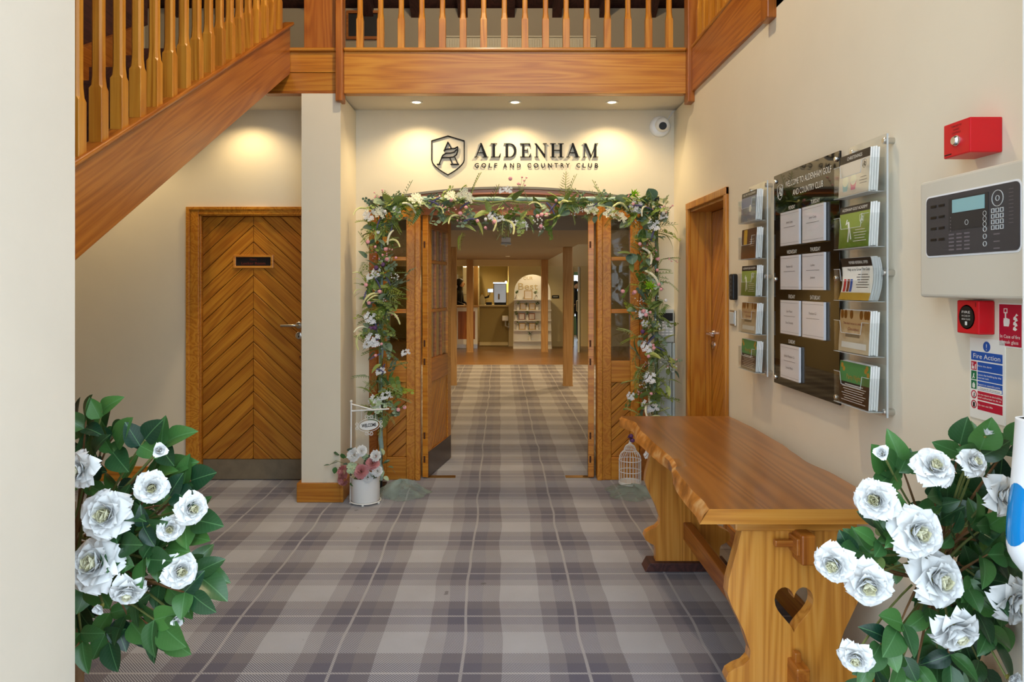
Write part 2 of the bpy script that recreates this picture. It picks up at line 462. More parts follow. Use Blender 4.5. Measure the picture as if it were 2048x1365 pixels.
# landing slab / ceilings
mb = MB().box(-3.4, XR, YF+.06, 6.9, ZC, 3.04).box(XR, 2.6, 3.36, 6.9, ZC, 3.04)
struct(mb, 'ceiling', 'ceiling', 'white ceiling under the gallery with recessed downlights', 'ceiling')
mb = MB().box(-3.4, 2.75, 6.8, 6.95, 3.04, 4.12)
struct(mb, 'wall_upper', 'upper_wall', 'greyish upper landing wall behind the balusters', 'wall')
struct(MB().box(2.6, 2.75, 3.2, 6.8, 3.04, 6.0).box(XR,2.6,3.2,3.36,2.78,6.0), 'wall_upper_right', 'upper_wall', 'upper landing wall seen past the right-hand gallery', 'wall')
struct(MB().prism([(YE,1.36),(5.0,3.3),(5.0,6.0),(YE,6.0)], -2.55, -2.48, (1,2,0)).box(-3.4,-2.55,4.9,5.0,3.04,6.0), 'wall_stair', 'dark_wood', 'dark stained panelling rising behind the staircase balusters', 'wall')
mb = MB().prism([(6.95,4.08),(6.95,4.2),(3.2,6.12),(YE-.7,6.12),(YE-.7,6.0),(3.2,6.0)], -3.55, 2.75, (1,2,0))
roof = struct(mb, 'ceiling_roof', 'dark_wood', 'dark timber roof slope over the upper landing', 'roof')
for i in range(13):
    x = -3.1+i*.45
    build(MB().prism([(6.82,4.02),(6.82,4.15),(3.2,6.0),(3.2,5.86)], x, x+.09, (1,2,0)), 'rafter', 'dark_wood', roof)

# ------------------------------------------------------------------ gallery fascia and balusters
def baluster_mesh(h=.92, w1=.046, w2=.034, hb=.20):
    mb = MB()
    prof = [(w1,0),(w1,hb),(w1*.93,hb+.012),(w2*1.02,hb+.045),(w2,hb+.06),(w2,h)]
    rings = []
    for i, (wd, z) in enumerate(prof):
        a = wd/2; c = .0015 if i < 2 else a*.38
        P = [(-a+c,-a),(a-c,-a),(a,-a+c),(a,a-c),(a-c,a),(-a+c,a),(-a,a-c),(-a,-a+c)]
        rings.append([len(mb.v)+k for k in range(8)]); mb.v += [(x,y,z) for x,y in P]
    for i in range(len(rings)-1):
        for k in range(8): mb._f((rings[i][k],rings[i][(k+1)%8],rings[i+1][(k+1)%8],rings[i+1][k]))
    mb._f(tuple(rings[0][::-1])); mb._f(tuple(rings[-1]))
    return mb.mesh('baluster', 'oak_z')
BAL = baluster_mesh()
gal = thing('gallery_balustrade', 'oak gallery front with square balusters above the arched doorway', 'balustrade', (0,YF,ZFB))
build(MB().box(-1.057, XR-.045, YF, YF+.07, ZFB, ZT-.02), 'fascia_board', 'oak_x', gal, bevel=.003)
build(MB().box(-1.60, -1.104, YF+.004, YF+.07, ZFB+.145, ZT-.02), 'fascia_board', 'oak_x', gal, bevel=.002)
build(MB().box(-1.60, -1.104, YF+.008, YF+.07, ZFB+.02, ZFB+.143), 'fascia_board', 'oak_x', gal, bevel=.002)
build(MB().box(-1.60, -1.104, YF, YF+.07, ZFB, ZFB+.018), 'trim_strip', 'red_oak_x', gal)
build(MB().box(-1.57, -1.104, YF-.018, YF+.09, ZT-.022, ZT+.004), 'nosing', 'oak_x', gal, bevel=.01, seg=3)
build(MB().box(-1.057, XR-.045, YF-.018, YF+.09, ZT-.022, ZT+.004), 'nosing', 'oak_x', gal, bevel=.01, seg=3)
build(MB().box(-1.104, -1.057, YF-.05, YF+.05, 2.705, 4.1), 'newel_post', 'red_oak_z', gal, bevel=.005)
build(MB().box(-1.331, -1.112, YF+.01, YF+.04, ZT+.004, 4.05), 'side_panel', 'red_oak_z', gal, bevel=.003)
build(MB().box(-1.36, XR-.04, YF+.0, YF+.07, 3.985, 4.04), 'handrail', 'red_oak_x', gal, bevel=.012)
for i in range(16):
    x = (560+(328+84.4*i)/2.048-1000)*(YF+.03)/F
    inst(BAL, 'baluster', gal, Matrix.Translation((x, .035, ZT-ZFB+.003)))
# the return along the right wall
gr = thing('gallery_return', 'oak gallery side with balusters flush above the right-hand wall', 'balustrade', (XR,3.4,ZFB))
build(MB().box(XR-.02, XR+.02, 3.44, YF-.06, ZFB, ZT-.02), 'fascia_board', 'red_oak_y', gr, bevel=.003)
build(MB().box(XR-.028, XR+.05, 3.44, YF-.06, ZT-.022, ZT+.004), 'nosing', 'oak_y', gr, bevel=.01)
build(MB().box(XR-.045, XR+.045, YF-.05, YF+.05, 2.70, 4.1), 'newel_post', 'red_oak_z', gr, bevel=.006)
build(MB().box(XR-.043, XR+.015, 3.352, 3.444, 2.735, 4.1), 'newel_post', 'red_oak_z', gr, bevel=.006)
build(MB().box(XR-.02, XR+.04, 3.44, YF-.06, 3.985, 4.04), 'handrail', 'red_oak_y', gr, bevel=.012)
for i in range(9): inst(BAL, 'baluster', gr, Matrix.Translation((.012, .16+i*.139, ZT-ZFB+.003)))

# ------------------------------------------------------------------ staircase
ST = thing('staircase', 'oak staircase with square balusters climbing to the gallery', 'staircase', (-1.42,YE,0))
XS = -1.42
zt = lambda y: 1.871+.555*(y-2.372)
y0, y1 = YE+.005, YF-.002
slope_part(MB().prism([(y0,zt(y0)-.322),(y1,zt(y1)-.322),(y1,zt(y1)),(y0,zt(y0))], XS-.045, XS, (1,2,0)), 'string_board', 'red_oak_y', ST, math.atan(.555), (XS,YE,1.0), bevel=.003)
slope_part(MB().prism([(y0,zt(y0)-.004),(y1+.05,zt(y1+.05)-.004),(y1+.05,zt(y1+.05)+.02),(y0,zt(y0)+.02)], XS-.058, XS+.014, (1,2,0)), 'string_capping', 'red_oak_y', ST, math.atan(.555), (XS,YE,1.0), bevel=.008, seg=3)
build(MB().prism([(y0,zt(y0)-.25),(y1,zt(y1)-.25),(y1,zt(y1)),(y0,zt(y0))], -2.478, -2.44, (1,2,0)), 'string_board', 'red_oak_y', ST)
going = .30; rise_ = going*.555
for k in range(11):
    y = y0+.01+k*going
    zz = zt(y)-.16
    build(MB().box(-2.44, XS-.045, y, min(y+going+.02, YF-.002), zz, zz+.03), 'tread', 'dark_wood', ST)
    build(MB().box(-2.44, XS-.045, min(y+going,YF-.02), min(y+going+.018,YF-.003), zz+.03, zz+rise_), 'riser', 'dark_wood', ST)
build(MB().prism([(y0,zt(y0)+.82),(y1,zt(y1)+.82),(y1,zt(y1)+.88),(y0,zt(y0)+.88)], XS-.05, XS+.0, (1,2,0)), 'handrail', 'red_oak_y', ST, bevel=.01)
BAL2 = baluster_mesh(.84, .047, .037, .20)
for k in range(23):
    y = 1.73+k*.1375
    if y > 4.74: break
    inst(BAL2, 'baluster', ST, Matrix.Translation((-.024, y-YE, zt(y)+.0)))

# ------------------------------------------------------------------ doors
def clip(poly, a, b, c):
    """keep a*x+b*y<=c"""
    out = []
    for i in range(len(poly)):
        p, q = poly[i], poly[(i+1) % len(poly)]
        dp = a*p[0]+b*p[1]-c; dq = a*q[0]+b*q[1]-c
        if dp <= 0: out.append(p)
        if (dp < 0) != (dq < 0) and abs(dp-dq) > 1e-9:
            t = dp/(dp-dq); out.append((p[0]+t*(q[0]-p[0]), p[1]+t*(q[1]-p[1])))
    return out
def chevrons(root, rect, ang, pitch, z0, z1, phase=0, gap=.004, mat='plank'):
    """diagonal boards filling rect=(x0,x1,y0,y1) of the root's xy plane"""
    x0,x1,y0,y1 = rect; d = (math.cos(ang), math.sin(ang)); n = (-d[1], d[0])
    cs = [p[0]*n[0]+p[1]*n[1] for p in ((x0,y0),(x1,y0),(x1,y1),(x0,y1))]
    k = math.floor((min(cs)-phase)/pitch)
    while phase+k*pitch < max(cs):
        lo, hi = phase+k*pitch+gap/2, phase+(k+1)*pitch-gap/2; k += 1
        P = clip([(x0,y0),(x1,y0),(x1,y1),(x0,y1)], n[0], n[1], hi)
        if len(P) > 2: P = clip(P, -n[0], -n[1], -lo)
        if len(P) < 3: continue
        Q = []
        for p in P:
            if not Q or abs(p[0]-Q[-1][0])+abs(p[1]-Q[-1][1]) > 1e-4: Q.append(p)
        if len(Q) > 2 and abs(Q[0][0]-Q[-1][0])+abs(Q[0][1]-Q[-1][1]) < 1e-4: Q.pop()
        if len(Q) < 3: continue
        cx = sum(p[0] for p in Q)/len(Q); cy = sum(p[1] for p in Q)/len(Q)
        loc = [rot2((p[0]-cx, p[1]-cy), -ang) for p in Q]
        m = MB().prism(loc, z0, z1)
        o = bpy.data.objects.new('plank', m.mesh('plank', mat)); link(o, root)
        o.matrix_local = Matrix.Translation((cx,cy,0)) @ Matrix.Rotation(ang, 4, 'Z')
        b = o.modifiers.new('bevel','BEVEL'); b.width = .0025; b.segments = 1; b.limit_method = 'ANGLE'
def lever(root, x, y, z, s=-1, mat='steel'):
    h = MB().lathe([(.026,0),(.026,.007),(.022,.011),(.0105,.012),(.0105,.04)], (x,y,z), 20, 2)
    h.tube([(x,y,z+.038),(x+s*.012,y,z+.05),(x+s*.04,y,z+.053),(x+s*.125,y-.002,z+.05)], [.0105,.0105,.0098,.009], 10)
    build(h, 'lever_handle', mat, root, world=False, smooth=True)
    k = MB().lathe([(.027,0),(.027,.006),(.022,.01)], (x,y-.078,z), 20, 2)
    e = build(k, 'lock_escutcheon', mat, root, world=False, smooth=True)
    build(MB().prism([(x-.004,y-.092),(x+.004,y-.092),(x+.003,y-.078),(x-.003,y-.078)], z+.0085, z+.0105), 'keyhole', 'black', e, world=False)
d1 = thing('door_1', 'chevron boarded oak door with a dark name plate and steel kick plate', 'door', kind='structure', mat=frame_back(-1.856, 0, YB+.03))
build(MB().box(-.381,.381,.006,1.984,-.04,-.008), 'core', 'groove', d1, world=False)
chevrons(d1, (-.380,-.0015,.158,1.983), math.radians(43), .0915, -.008, .012, .03)
chevrons(d1, (.0015,.380,.158,1.983), math.radians(-43), .0915, -.008, .012, .03)
build(MB().box(-.378,.378,.006,.156,-.008,.0135), 'kick_plate', 'brushed', d1, world=False, bevel=.001)
mb = MB().box(-.41,-.382,0,2.005,-.06,.045).box(.382,.406,0,2.005,-.06,.02).box(-.41,.406,1.986,2.005,-.06,.045)
build(mb, 'door_lining', 'oak_z', d1, world=False, bevel=.003)
mb = MB().box(-.478,-.395,0,2.043,.03,.052).box(-.488,-.462,0,2.053,.03,.06); mb.box(-.395,.51,1.995,2.043,.03,.052).box(-.462,.51,2.03,2.053,.03,.06)
build(mb, 'architrave', 'oak_z', d1, world=False, bevel=.003)
mb = MB().prism_hole([(-.147,1.595),(.153,1.595),(.153,1.695),(-.147,1.695)], [[(-.128,1.612),(.134,1.612),(.134,1.678),(-.128,1.678)]], .012, .026)
npl = build(mb, 'name_plate_frame', 'gold_x', d1, world=False, bevel=.003)
build(MB().box(-.128,.134,1.612,1.678,.012,.018), 'name_plate', 'print_dark', npl, world=False)
mb = MB(); add_text(mb, "Men's", .003, 1.653, .017, z=.0188); add_text(mb, 'Locker Room', .003, 1.622, .02, wd=.18, z=.0188)
build(mb, 'lettering', 'dull_red', npl, world=False)
lever(d1, .345, 1.166, .012)
build(MB().lathe([(.004,0),(.004,.001)], (.352,.93,.0125), 10, 2).box(.3502,.3538,.915,.93,.0125,.0135), 'keyhole', 'black', d1, world=False)

# door in the right wall
d5 = thing('door_2', 'oak boarded door set deep in the right-hand wall above the table', 'door', kind='structure', mat=frame_right((DYN+DYF)/2, 0, XR))
hw = (DYF-DYN)/2
build(MB().box(-hw+.03,hw-.03,.006,DZ-.03,-.185,-.158), 'core', 'groove', d5, world=False)
chevrons(d5, (-hw+.032,-.0015,.01,DZ-.032), math.radians(58), .0915, -.158, -.14, .03, mat='plank')
chevrons(d5, (.0015,hw-.032,.01,DZ-.032), math.radians(-58), .0915, -.158, -.14, .03, mat='plank')
build(MB().box(-hw,-hw+.028,0,DZ,-.19,.0).box(hw-.028,hw,0,DZ,-.19,.0).box(-hw,hw,DZ-.028,DZ,-.19,0), 'door_lining', 'oak_y', d5, world=False)
build(MB().box(-hw+.028,-hw+.045,0,DZ-.028,-.138,-.10).box(hw-.045,hw-.028,0,DZ-.028,-.138,-.10), 'door_stop', 'oak_y', d5, world=False)
build(MB().box(-hw-.03,-hw+.015,0,DZ+.035,-.0,.02).box(hw-.015,hw+.03,0,DZ+.035,0,.02).box(-hw-.03,hw+.03,DZ-.01,DZ+.035,0,.022), 'architrave', 'oak_y', d5, world=False, bevel=.004)
lever(d5, -hw+.085, 1.14, -.14, 1, 'chrome')
s5 = build(MB().box(.02,.25,1.60,1.70,-.14,-.128), 'name_plate', 'print_dark', d5, world=False)

# arched doorway: frame and sidelights
d2 = thing('door_3', 'arched oak doorway frame with glazed sidelights under the flower garland', 'door frame', kind='structure', mat=frame_back(0, 0, YB+.02))
def sx(px): return (px-1000)/266.7
def sz(py): return CZ-(py-570)/266.7
OL, OR = sx(840), sx(1195)
ar = arch(20, 2.045, .105, FXL+.0, FXR)
top = arch(20, 2.085, .105)
build(MB().prism(ar+top[::-1], -.09, .02), 'arched_head', 'red_oak_x', d2, world=False, bevel=.004)
top2 = arch(20, 2.10, .107, FXL-.01, FXR+.01)
build(MB().prism(top+top2[::-1], -.02, .03), 'arch_trim', 'pot_grey', d2, world=False)
for xo, xj, s in ((FXL, OL, 1), (FXR, OR, -1)):
    a = lambda t: xo+s*t
    W = abs(xj-xo)
    def bx(t0, t1, z0, z1, d0, d1, nm, mt, bev=.004):
        return build(MB().box(a(t0), a(t1), z0, z1, d0, d1), nm, mt, d2, world=False, bevel=bev)
    bx(0, .058, 0, 2.06, -.09, .02, 'frame_post', 'red_oak_z')
    bx(.06, .127, 0, 2.06, -.07, .0, 'stile', 'oak_z')
    bx(W-.038, W, 0, 2.09, -.09, .016, 'frame_post', 'oak_z')
    bx(W-.105, W-.04, 0, 2.06, -.07, .004, 'stile', 'oak_z')
    for z0, z1, mt in ((1.965,2.06,'oak_x'),(1.652,1.680,'oak_x'),(1.255,1.286,'oak_x'),(.735,.895,'oak_x'),(0,.17,'oak_x')):
        bx(.128, W-.106, z0, z1, -.065, -.002, 'rail', mt, .003)
    for z0, z1 in ((1.681,1.964),(1.287,1.651),(.896,1.254)):
        bx(.127, W-.105, z0, z1, -.038, -.032, 'pane', 'glass', 0)
    x0, x1 = sorted((a(.129), a(W-.107)))
    build(MB().box(x0,x1,.171,.734,-.06,-.036), 'panel_core', 'groove', d2, world=False)
    chevrons(d2, (x0,x1,.172,.733), math.radians(43), .075, -.036, -.016, .01, mat='plank')
build(MB().box(OL,OR,2.0,2.12,-.085,-.03).xf(Matrix.Identity(4)), 'head_rail', 'red_oak_x', d2, world=False)
# the two leaves, swung back into the hall
def leaf(nm, label, hinge, ang, s):
    """local x from the hinge along the leaf, y up, z towards the passage"""
    ex = Vector((math.cos(ang), math.sin(ang), 0))
    m = frame((hinge[0], hinge[1], 0), ex, (0,0,1))
    d = thing(nm, label, 'door', kind='structure', mat=m)
    W, H, T = .655, 2.0, .022
    P = lambda *b, name='rail', mat='red_oak_x', bev=.003: build(MB().box(*b), name, mat, d, world=False, bevel=bev)
    P(0,.095,.008,H,-T,T, name='stile', mat='oak_z'); P(W-.095,W,.008,H,-T,T, name='stile', mat='oak_z')
    P(.096,W-.096,H-.10,H,-T,T); P(.096,W-.096,.72,.90,-T,T); P(.096,W-.096,.008,.20,-T,T)
    gw = (W-.192-.05)/3
    for r, (z0, z1) in enumerate(((.90,1.255),(1.28,1.635),(1.66,1.90))):
        if r: P(.096,W-.096,z0-.025,z0,-.015,.015, name='glazing_bar')
        for c in range(3):
            x = .096+c*(gw+.025)
            if c: P(x-.025,x,z0,z1,-.014,.014, name='glazing_bar', mat='red_oak_z')
            build(MB().box(x,x+gw,z0,z1,-.003,.003), 'pane', 'glass', d, world=False)
    build(MB().box(.096,W-.096,.2,.72,-.006,.006), 'panel_core', 'groove', d, world=False)
    for q0, q1 in ((.006,.014),(-.014,-.006)):
        chevrons(d, (.097,W-.097,.201,.719), math.radians(55*s), .06, q0, q1, .01)
    for q in (T, -T-.003):
        build(MB().box(.012,W-.01,.012,.20,q,q+.003), 'kick_plate', 'kick_brown', d, world=False)
    for z in (.12,.30,.86,1.0,1.75):
        build(MB().box(-.0025,.0,z,z+.05,-.012,.002), 'hinge_mortise', 'groove', d, world=False)
    return d
leaf('door_4', 'glazed oak door leaf standing open beside the left sidelight', (-.568, 5.385), math.radians(78.5), 1)
leaf('door_5', 'glazed oak door leaf seen edge-on beside the right sidelight', (.69, 5.385), math.radians(82.7), -1)
for nm, x0, x1 in (('floor_spring', -.56, -.34), ('floor_spring', .50, .70)):
    build(MB().box(x0, x1, 5.40, 5.46, 0, .004), nm, 'brass', None, label='flat brass floor spring plate under the '+('left' if x0<0 else 'right')+' open door leaf', cat='floor spring')

# ================================================================== LAMPS
def spot(name, loc, energy, col=(1,.76,.42), size=110, blend=.7, r=.03):
    l = bpy.data.lights.new(name, 'SPOT'); l.energy = energy; l.color = col; l.spot_size = math.radians(size); l.spot_blend = blend; l.shadow_soft_size = r
    return l
def downlight(x, y, z, label, energy, group=None, size=140, col=(1,.76,.42)):
    t = thing('downlight', label, 'downlight', (x,y,z), group)
    mb = MB().lathe([(.030,-.006),(.045,-.006),(.045,0),(.030,0)], (0,0,0), 24, cap=False); build(mb, 'bezel', 'white_paint', t, world=False, smooth=True)
    build(MB().lathe([(.001,-.0035),(.031,-.003)], (0,0,0), 20, cap=False), 'lens', 'lamp_lens', t, world=False)
    o = bpy.data.objects.new('downlight_beam', spot('downlight_beam', None, energy, col, size)); link(o, t); o.location = (0,0,-.012)
    return t
for px, lab in ((833,'lit recessed downlight in the gallery ceiling above the shield emblem'),(1030,'lit recessed downlight in the gallery ceiling above the middle of the club name'),(1224,'lit recessed downlight in the gallery ceiling beside the security camera')):
    downlight((px-1000)*5.08/F, 5.08, ZC, lab, 24, 'downlights above the double doors')
downlight(-1.86, 5.08, ZC, 'recessed downlight above the chevron door under the stairs', 19)
downlight(-2.85, 4.97, ZC, 'unseen lamp added in the corner behind the staircase', 30)  # hidden lamp, added to brighten the wall under the stairs
pend = thing('pendant_lamp', 'round pendant lamp hanging under the dark roof', 'lamp', (-.1,3.2,5.0))
build(MB().lathe([(.02,.16),(.10,.14),(.20,.0),(.19,0),(.09,.13),(.02,.15)], n=28, cap=False), 'shade', 'white_paint', pend, world=False, smooth=True)
build(MB().tube([(0,0,.15),(0,0,.98)], .006), 'flex', 'black', pend, world=False)
build(MB().ball((0,0,.06), .035), 'bulb', 'lamp_lens', pend, world=False, smooth=True)
pl = bpy.data.lights.new('bulb_light', 'POINT'); pl.energy = 175; pl.color = (1,.78,.5); pl.shadow_soft_size = .06
po = bpy.data.objects.new('bulb_light', pl); link(po, pend); po.location = (0,0,-.01)

# ================================================================== BACK WALL OBJECTS
# --- club name in raised letters
lg = thing('wall_logo', 'raised black club name lettering and shield emblem above the doorway', 'sign', mat=frame_back(0, 0, YB))
def lx(c): return (850+c/5.689-1000)/266.7
def ly(c): return CZ-(260+c/5.689-570)/266.7
h_ = .035
LET = {
 'A': (1.0, [[(.09,.02),(.15,.02),(.505,.90),(.47,1.02),(.455,1.0)], [(.40,1.02),(.52,1.02),(.91,.02),(.70,.02)], [(.25,.31),(.66,.31),(.64,.36),(.27,.36)], [(0,0),(.28,0),(.28,h_),(0,h_)], [(.58,0),(1,0),(1,h_),(.58,h_)]]),
 'L': (.74, [[(.14,0),(.31,0),(.31,1),(.14,1)], [(0,1-h_),(.46,1-h_),(.46,1),(0,1)], [(0,0),(.70,0),(.74,.28),(.70,.28),(.58,.045),(0,.045)]]),
 'E': (.80, [[(.14,0),(.31,0),(.31,1),(.14,1)], [(0,.955),(.62,.955),(.70,.76),(.74,.76),(.74,1),(0,1)], [(.3,.49),(.52,.49),(.52,.535),(.3,.535)], [(.52,.37),(.56,.37),(.56,.66),(.52,.66)], [(0,0),(.76,0),(.80,.28),(.76,.28),(.64,.045),(0,.045)]]),
 'N': (.92, [[(.12,0),(.165,0),(.165,.98),(.12,.98)], [(.0,1),(.16,1),(.80,.16),(.80,-.02),(.74,-.02),(.06,.965)], [(.755,.0),(.80,.0),(.80,1),(.755,1)], [(0,0),(.29,0),(.29,h_),(0,h_)], [(.63,1-h_),(.92,1-h_),(.92,1),(.63,1)]]),
 'H': (.98, [[(.12,0),(.29,0),(.29,1),(.12,1)], [(.69,0),(.86,0),(.86,1),(.69,1)], [(.28,.48),(.70,.48),(.70,.525),(.28,.525)]]+[[(x,y),(x+.41,y),(x+.41,y+h_),(x,y+h_)] for x in (0,.57) for y in (0,1-h_)]),
 'M': (1.12, [[(.10,0),(.145,0),(.165,.98),(.12,.98)], [(0,1),(.25,1),(.62,.13),(.56,-.03),(.13,.965)], [(.55,-.03),(.60,-.03),(.92,.80),(.90,.97)], [(.81,0),(.98,0),(.98,1),(.86,1)], [(0,0),(.26,0),(.26,h_),(0,h_)], [(.70,0),(1.12,0),(1.12,h_),(.70,h_)], [(.86,1-h_),(1.10,1-h_),(1.10,1),(.86,1)]]),
}
def dshape():
    o = [(.14,1),(.42,1)]+[(.42+.48*math.sin(PI*i/14), .5+.5*math.cos(PI*i/14)) for i in range(1,14)]+[(.42,0),(.14,0)]
    i_ = [(.31,.955),(.42,.955)]+[(.42+.31*math.sin(PI*i/14), .5+.455*math.cos(PI*i/14)) for i in range(1,14)]+[(.42,.045),(.31,.045)]
    return o[::-1], i_[::-1]
hc = (ly(157)-ly(315)); yb = ly(315)
for ch, c0, c1 in (('A',563,723),('L',750,863),('D',898,1040),('E',1082,1205),('N',1243,1385),('H',1422,1577),('A',1607,1762),('M',1795,1970)):
    mb = MB(); x0 = lx(c0); wd = lx(c1)-lx(c0)
    if ch == 'D':
        o, i_ = dshape(); k = wd/.90
        f = lambda P: [(x0+p[0]*k, yb+p[1]*hc) for p in P]
        mb.prism_hole(f(o), [f(i_)], .004, .016)
        mb.prism(f([(0,0),(.4,0),(.4,h_),(0,h_)]), .004, .016); mb.prism(f([(0,1-h_),(.4,1-h_),(.4,1),(0,1)]), .004, .016)
    else:
        W, polys = LET[ch]; k = wd/W
        for q, P in enumerate(polys): mb.prism([(x0+p[0]*k, yb+p[1]*hc) for p in P], .004, .016+q*.0001)
    build(mb, 'letter', 'navy', lg, world=False)
hs = ly(380)-ly(432)
for ch, c0, wc in zip('GOLFANDCOUNTRYCLUB', (565,642,728,790,890,967,1047,1165,1235,1320,1397,1472,1543,1600,1722,1793,1857,1932), (48,55,36,32,44,46,42,42,55,42,46,40,38,48,42,34,42,36)):
    mb = MB(); add_text(mb, ch, lx(c0+wc/2), ly(431), hs, wd=wc/5.689/266.7, z=.008, bold=.018, ext=.03); b = len(mb.v)
    vs = list(mb.v)
    build(mb, 'letter', 'navy', lg, world=False)
# shield
def ell(cx, cy, rx, ry, a0, a1, n=10): return [(cx+rx*math.cos(a0+(a1-a0)*i/n), cy+ry*math.sin(a0+(a1-a0)*i/n)) for i in range(n+1)]
SHP = [(262,73),(447,128),(447,345)]+[(447-185*(t**1.35), 345+170*(t**.80)) for t in (.1,.25,.4,.55,.7,.85,1.0)]
SHP += [(524-p[0], p[1]) for p in SHP[-2:1:-1]]+[(77,128),(262,73),(300,84)]
EMB = [[(216,245),(262,142),(300,214)], [(216,245),(240,224),(300,216),(340,213),(372,195),(374,240),(360,285),(325,310),(270,316),(205,318),(188,322)],
       [(188,322),(205,290),(240,268),(290,265),(335,255),(362,225)], [(192,318),(162,392)], [(136,394),(176,394)], [(284,318),(312,392)], [(340,312),(374,392)], [(290,394),(388,394)]]
def emblem(root, cx, cy, h, mat, wd=.0075, z0=.004, z1=.014, nm='shield_emblem'):
    k = h/447.0; f = lambda P: [(cx+(p[0]-262)*k, cy-(p[1]-294)*k) for p in P]
    mb = MB().stroke(f(SHP), wd, z0, z1)
    for q, P in enumerate(EMB): mb.stroke(f(P), wd*1.05, z0, z1+.0001*(q+1))
    return build(mb, nm, mat, root, world=False)
emblem(lg, lx(262), ly(294), ly(70)-ly(517), 'navy')

# --- dome camera
cc = thing('security_camera', 'white dome security camera high in the corner above the doorway', 'security camera', mat=frame_back(1.197, 2.655, YB))
build(MB().lathe([(.001,0),(.078,0),(.078,.018),(.070,.028),(.058,.034),(.001,.034)], n=32), 'base', 'white_plastic', cc, world=False, smooth=True)
b = build(MB().ball((.012,.006,.045), .054, 24, 14), 'dome', 'white_plastic', cc, world=False, smooth=True)
mm = aim((.012-.004,.006-.010,.045+.006), (-.12,-.22,1))
build(MB().lathe([(.001,.040),(.028,.040),(.028,.0495),(.001,.0495)], n=22, axis=0).xf(mm), 'lens', 'black', b, world=False, smooth=True)
build(MB().tube([(.05,.04,.01),(.075,.08,.006),(.10,.118,.004)], .0035, 6), 'cable', 'white_plastic', cc, world=False)
# --- intruder alarm keypad on the back wall
ak = thing('alarm_keypad', 'grey alarm keypad with dark display half hidden by the garland', 'keypad', mat=frame_back(1.227, 1.165, YB-.001))
build(MB().box(-.07,.07,-.125,.125,0,.035), 'case', 'grey_plastic', ak, world=False, bevel=.008)
build(MB().box(-.055,.06,.035,.095,.034,.037), 'display', 'black', ak, world=False)
for r in range(4):
    for c in range(4): build(MB().box(-.055+c*.03,-.033+c*.03,-.005-r*.022,.007-r*.022,.034,.039), 'key', 'white_plastic', ak, world=False)
build(MB().tube([(-.03,-.125,.012),(-.028,-.18,.02),(-.01,-.215,.025),(.02,-.215,.025),(.038,-.18,.02),(.048,-.14,.02),(.066,-.128,.012)], .0028, 6), 'cable', 'black', ak, world=False)
build(MB().box(-.012,.012,-.222,-.206,.018,.032), 'cable_joint', 'black', ak, world=False)
bo = thing('service_boxing', 'pale grey service duct running from the alarm keypad to the floor', 'duct', mat=frame_back(1.235, 0, YB))
build(MB().box(-.07,.045,0,1.036,0,.03), 'cover', 'cool_grey', bo, world=False, bevel=.003)
build(MB().box(.05,.068,0,1.035,0,.04), 'edge_strip', 'cool_grey', bo, world=False, bevel=.003)

# ================================================================== RIGHT WALL: NOTICE BOARD
XB = 1.272
def standoff(root, x, y, z0=-.033, z1=.018, r=.0105):
    return build(MB().lathe([(r,z0),(r,z1-.008),(r*1.0,z1-.003),(r*.75,z1)], (x,y,0), 16, 2), 'standoff', 'steel', root, world=False, smooth=True)
yc, zc = (3.297+2.66)/2, (1.974+1.017)/2
nb = thing('notice_board', 'glossy black welcome board listing weekdays with white cards', 'notice board', mat=frame_right(yc, zc, XB))
build(MB().box(-.318,.318,-.478,.478,-.008,0), 'board', 'gloss_black', nb, world=False, bevel=.001)
for x in (-.295,.295):
    for y in (-.45,0,.45): standoff(nb, x, y, -.033, .008, .010)
mb = MB(); add_text(mb, 'WELCOME TO ALDENHAM GOLF', .035, .408, .027, wd=.44); add_text(mb, 'AND COUNTRY CLUB', .04, .362, .027, wd=.29)
build(mb, 'title_lettering', 'sign_white', nb, world=False)
emblem(nb, -.245, .395, .072, 'sign_white', .0022, .0005, .0012, 'shield_emblem')
cards = [('MONDAY',-.115,.222,['Junior Camp']),('TUESDAY',.115,.222,['Junior Camp']),('WEDNESDAY',-.115,.028,['Members G.I']),('THURSDAY',.115,.028,['Ladies','Juniors']),
         ('FRIDAY',-.115,-.168,['Lew Pisani','Dave Donnelly']),('SATURDAY',.115,-.168,['Members G.I']),('SUNDAY',-.115,-.365,['Junior Premier G.I','Stroke Match'])]
for day, x, y, lines in cards:
    mb = MB(); add_text(mb, day, x, y+.083, .017, wd=.011*len(day)*1.05); build(mb, 'day_lettering', 'sign_white', nb, world=False)
    b = build(MB().box(x-.102,x+.102,y-.077,y+.077,.0,.014), 'card_holder', 'acrylic', nb, world=False)
    c = build(MB().box(x-.099,x+.099,y-.074,y+.074,.002,.011), 'card', 'paper', nb, world=False)
    mb = MB(); n = len(lines)
    add_text(mb, lines[0], x, y+.022, .010, wd=.0062*len(lines[0]), z=.0118)
    if n > 1: add_text(mb, lines[1], x, y-.028, .010, wd=.0062*len(lines[1]), z=.0118)
    mb.quad((x-.06,y+.0045,.0118),(x+.06,y+.0045,.0118),(x+.06,y+.006,.0118),(x-.06,y+.006,.0118))
    for q in (-.064,.063): mb.quad((x-.095,y+q,.0118),(x+.095,y+q,.0118),(x+.095,y+q+.0009,.0118),(x-.095,y+q+.0009,.0118))
    build(mb, 'card_lettering', 'ink_soft', c, world=False)

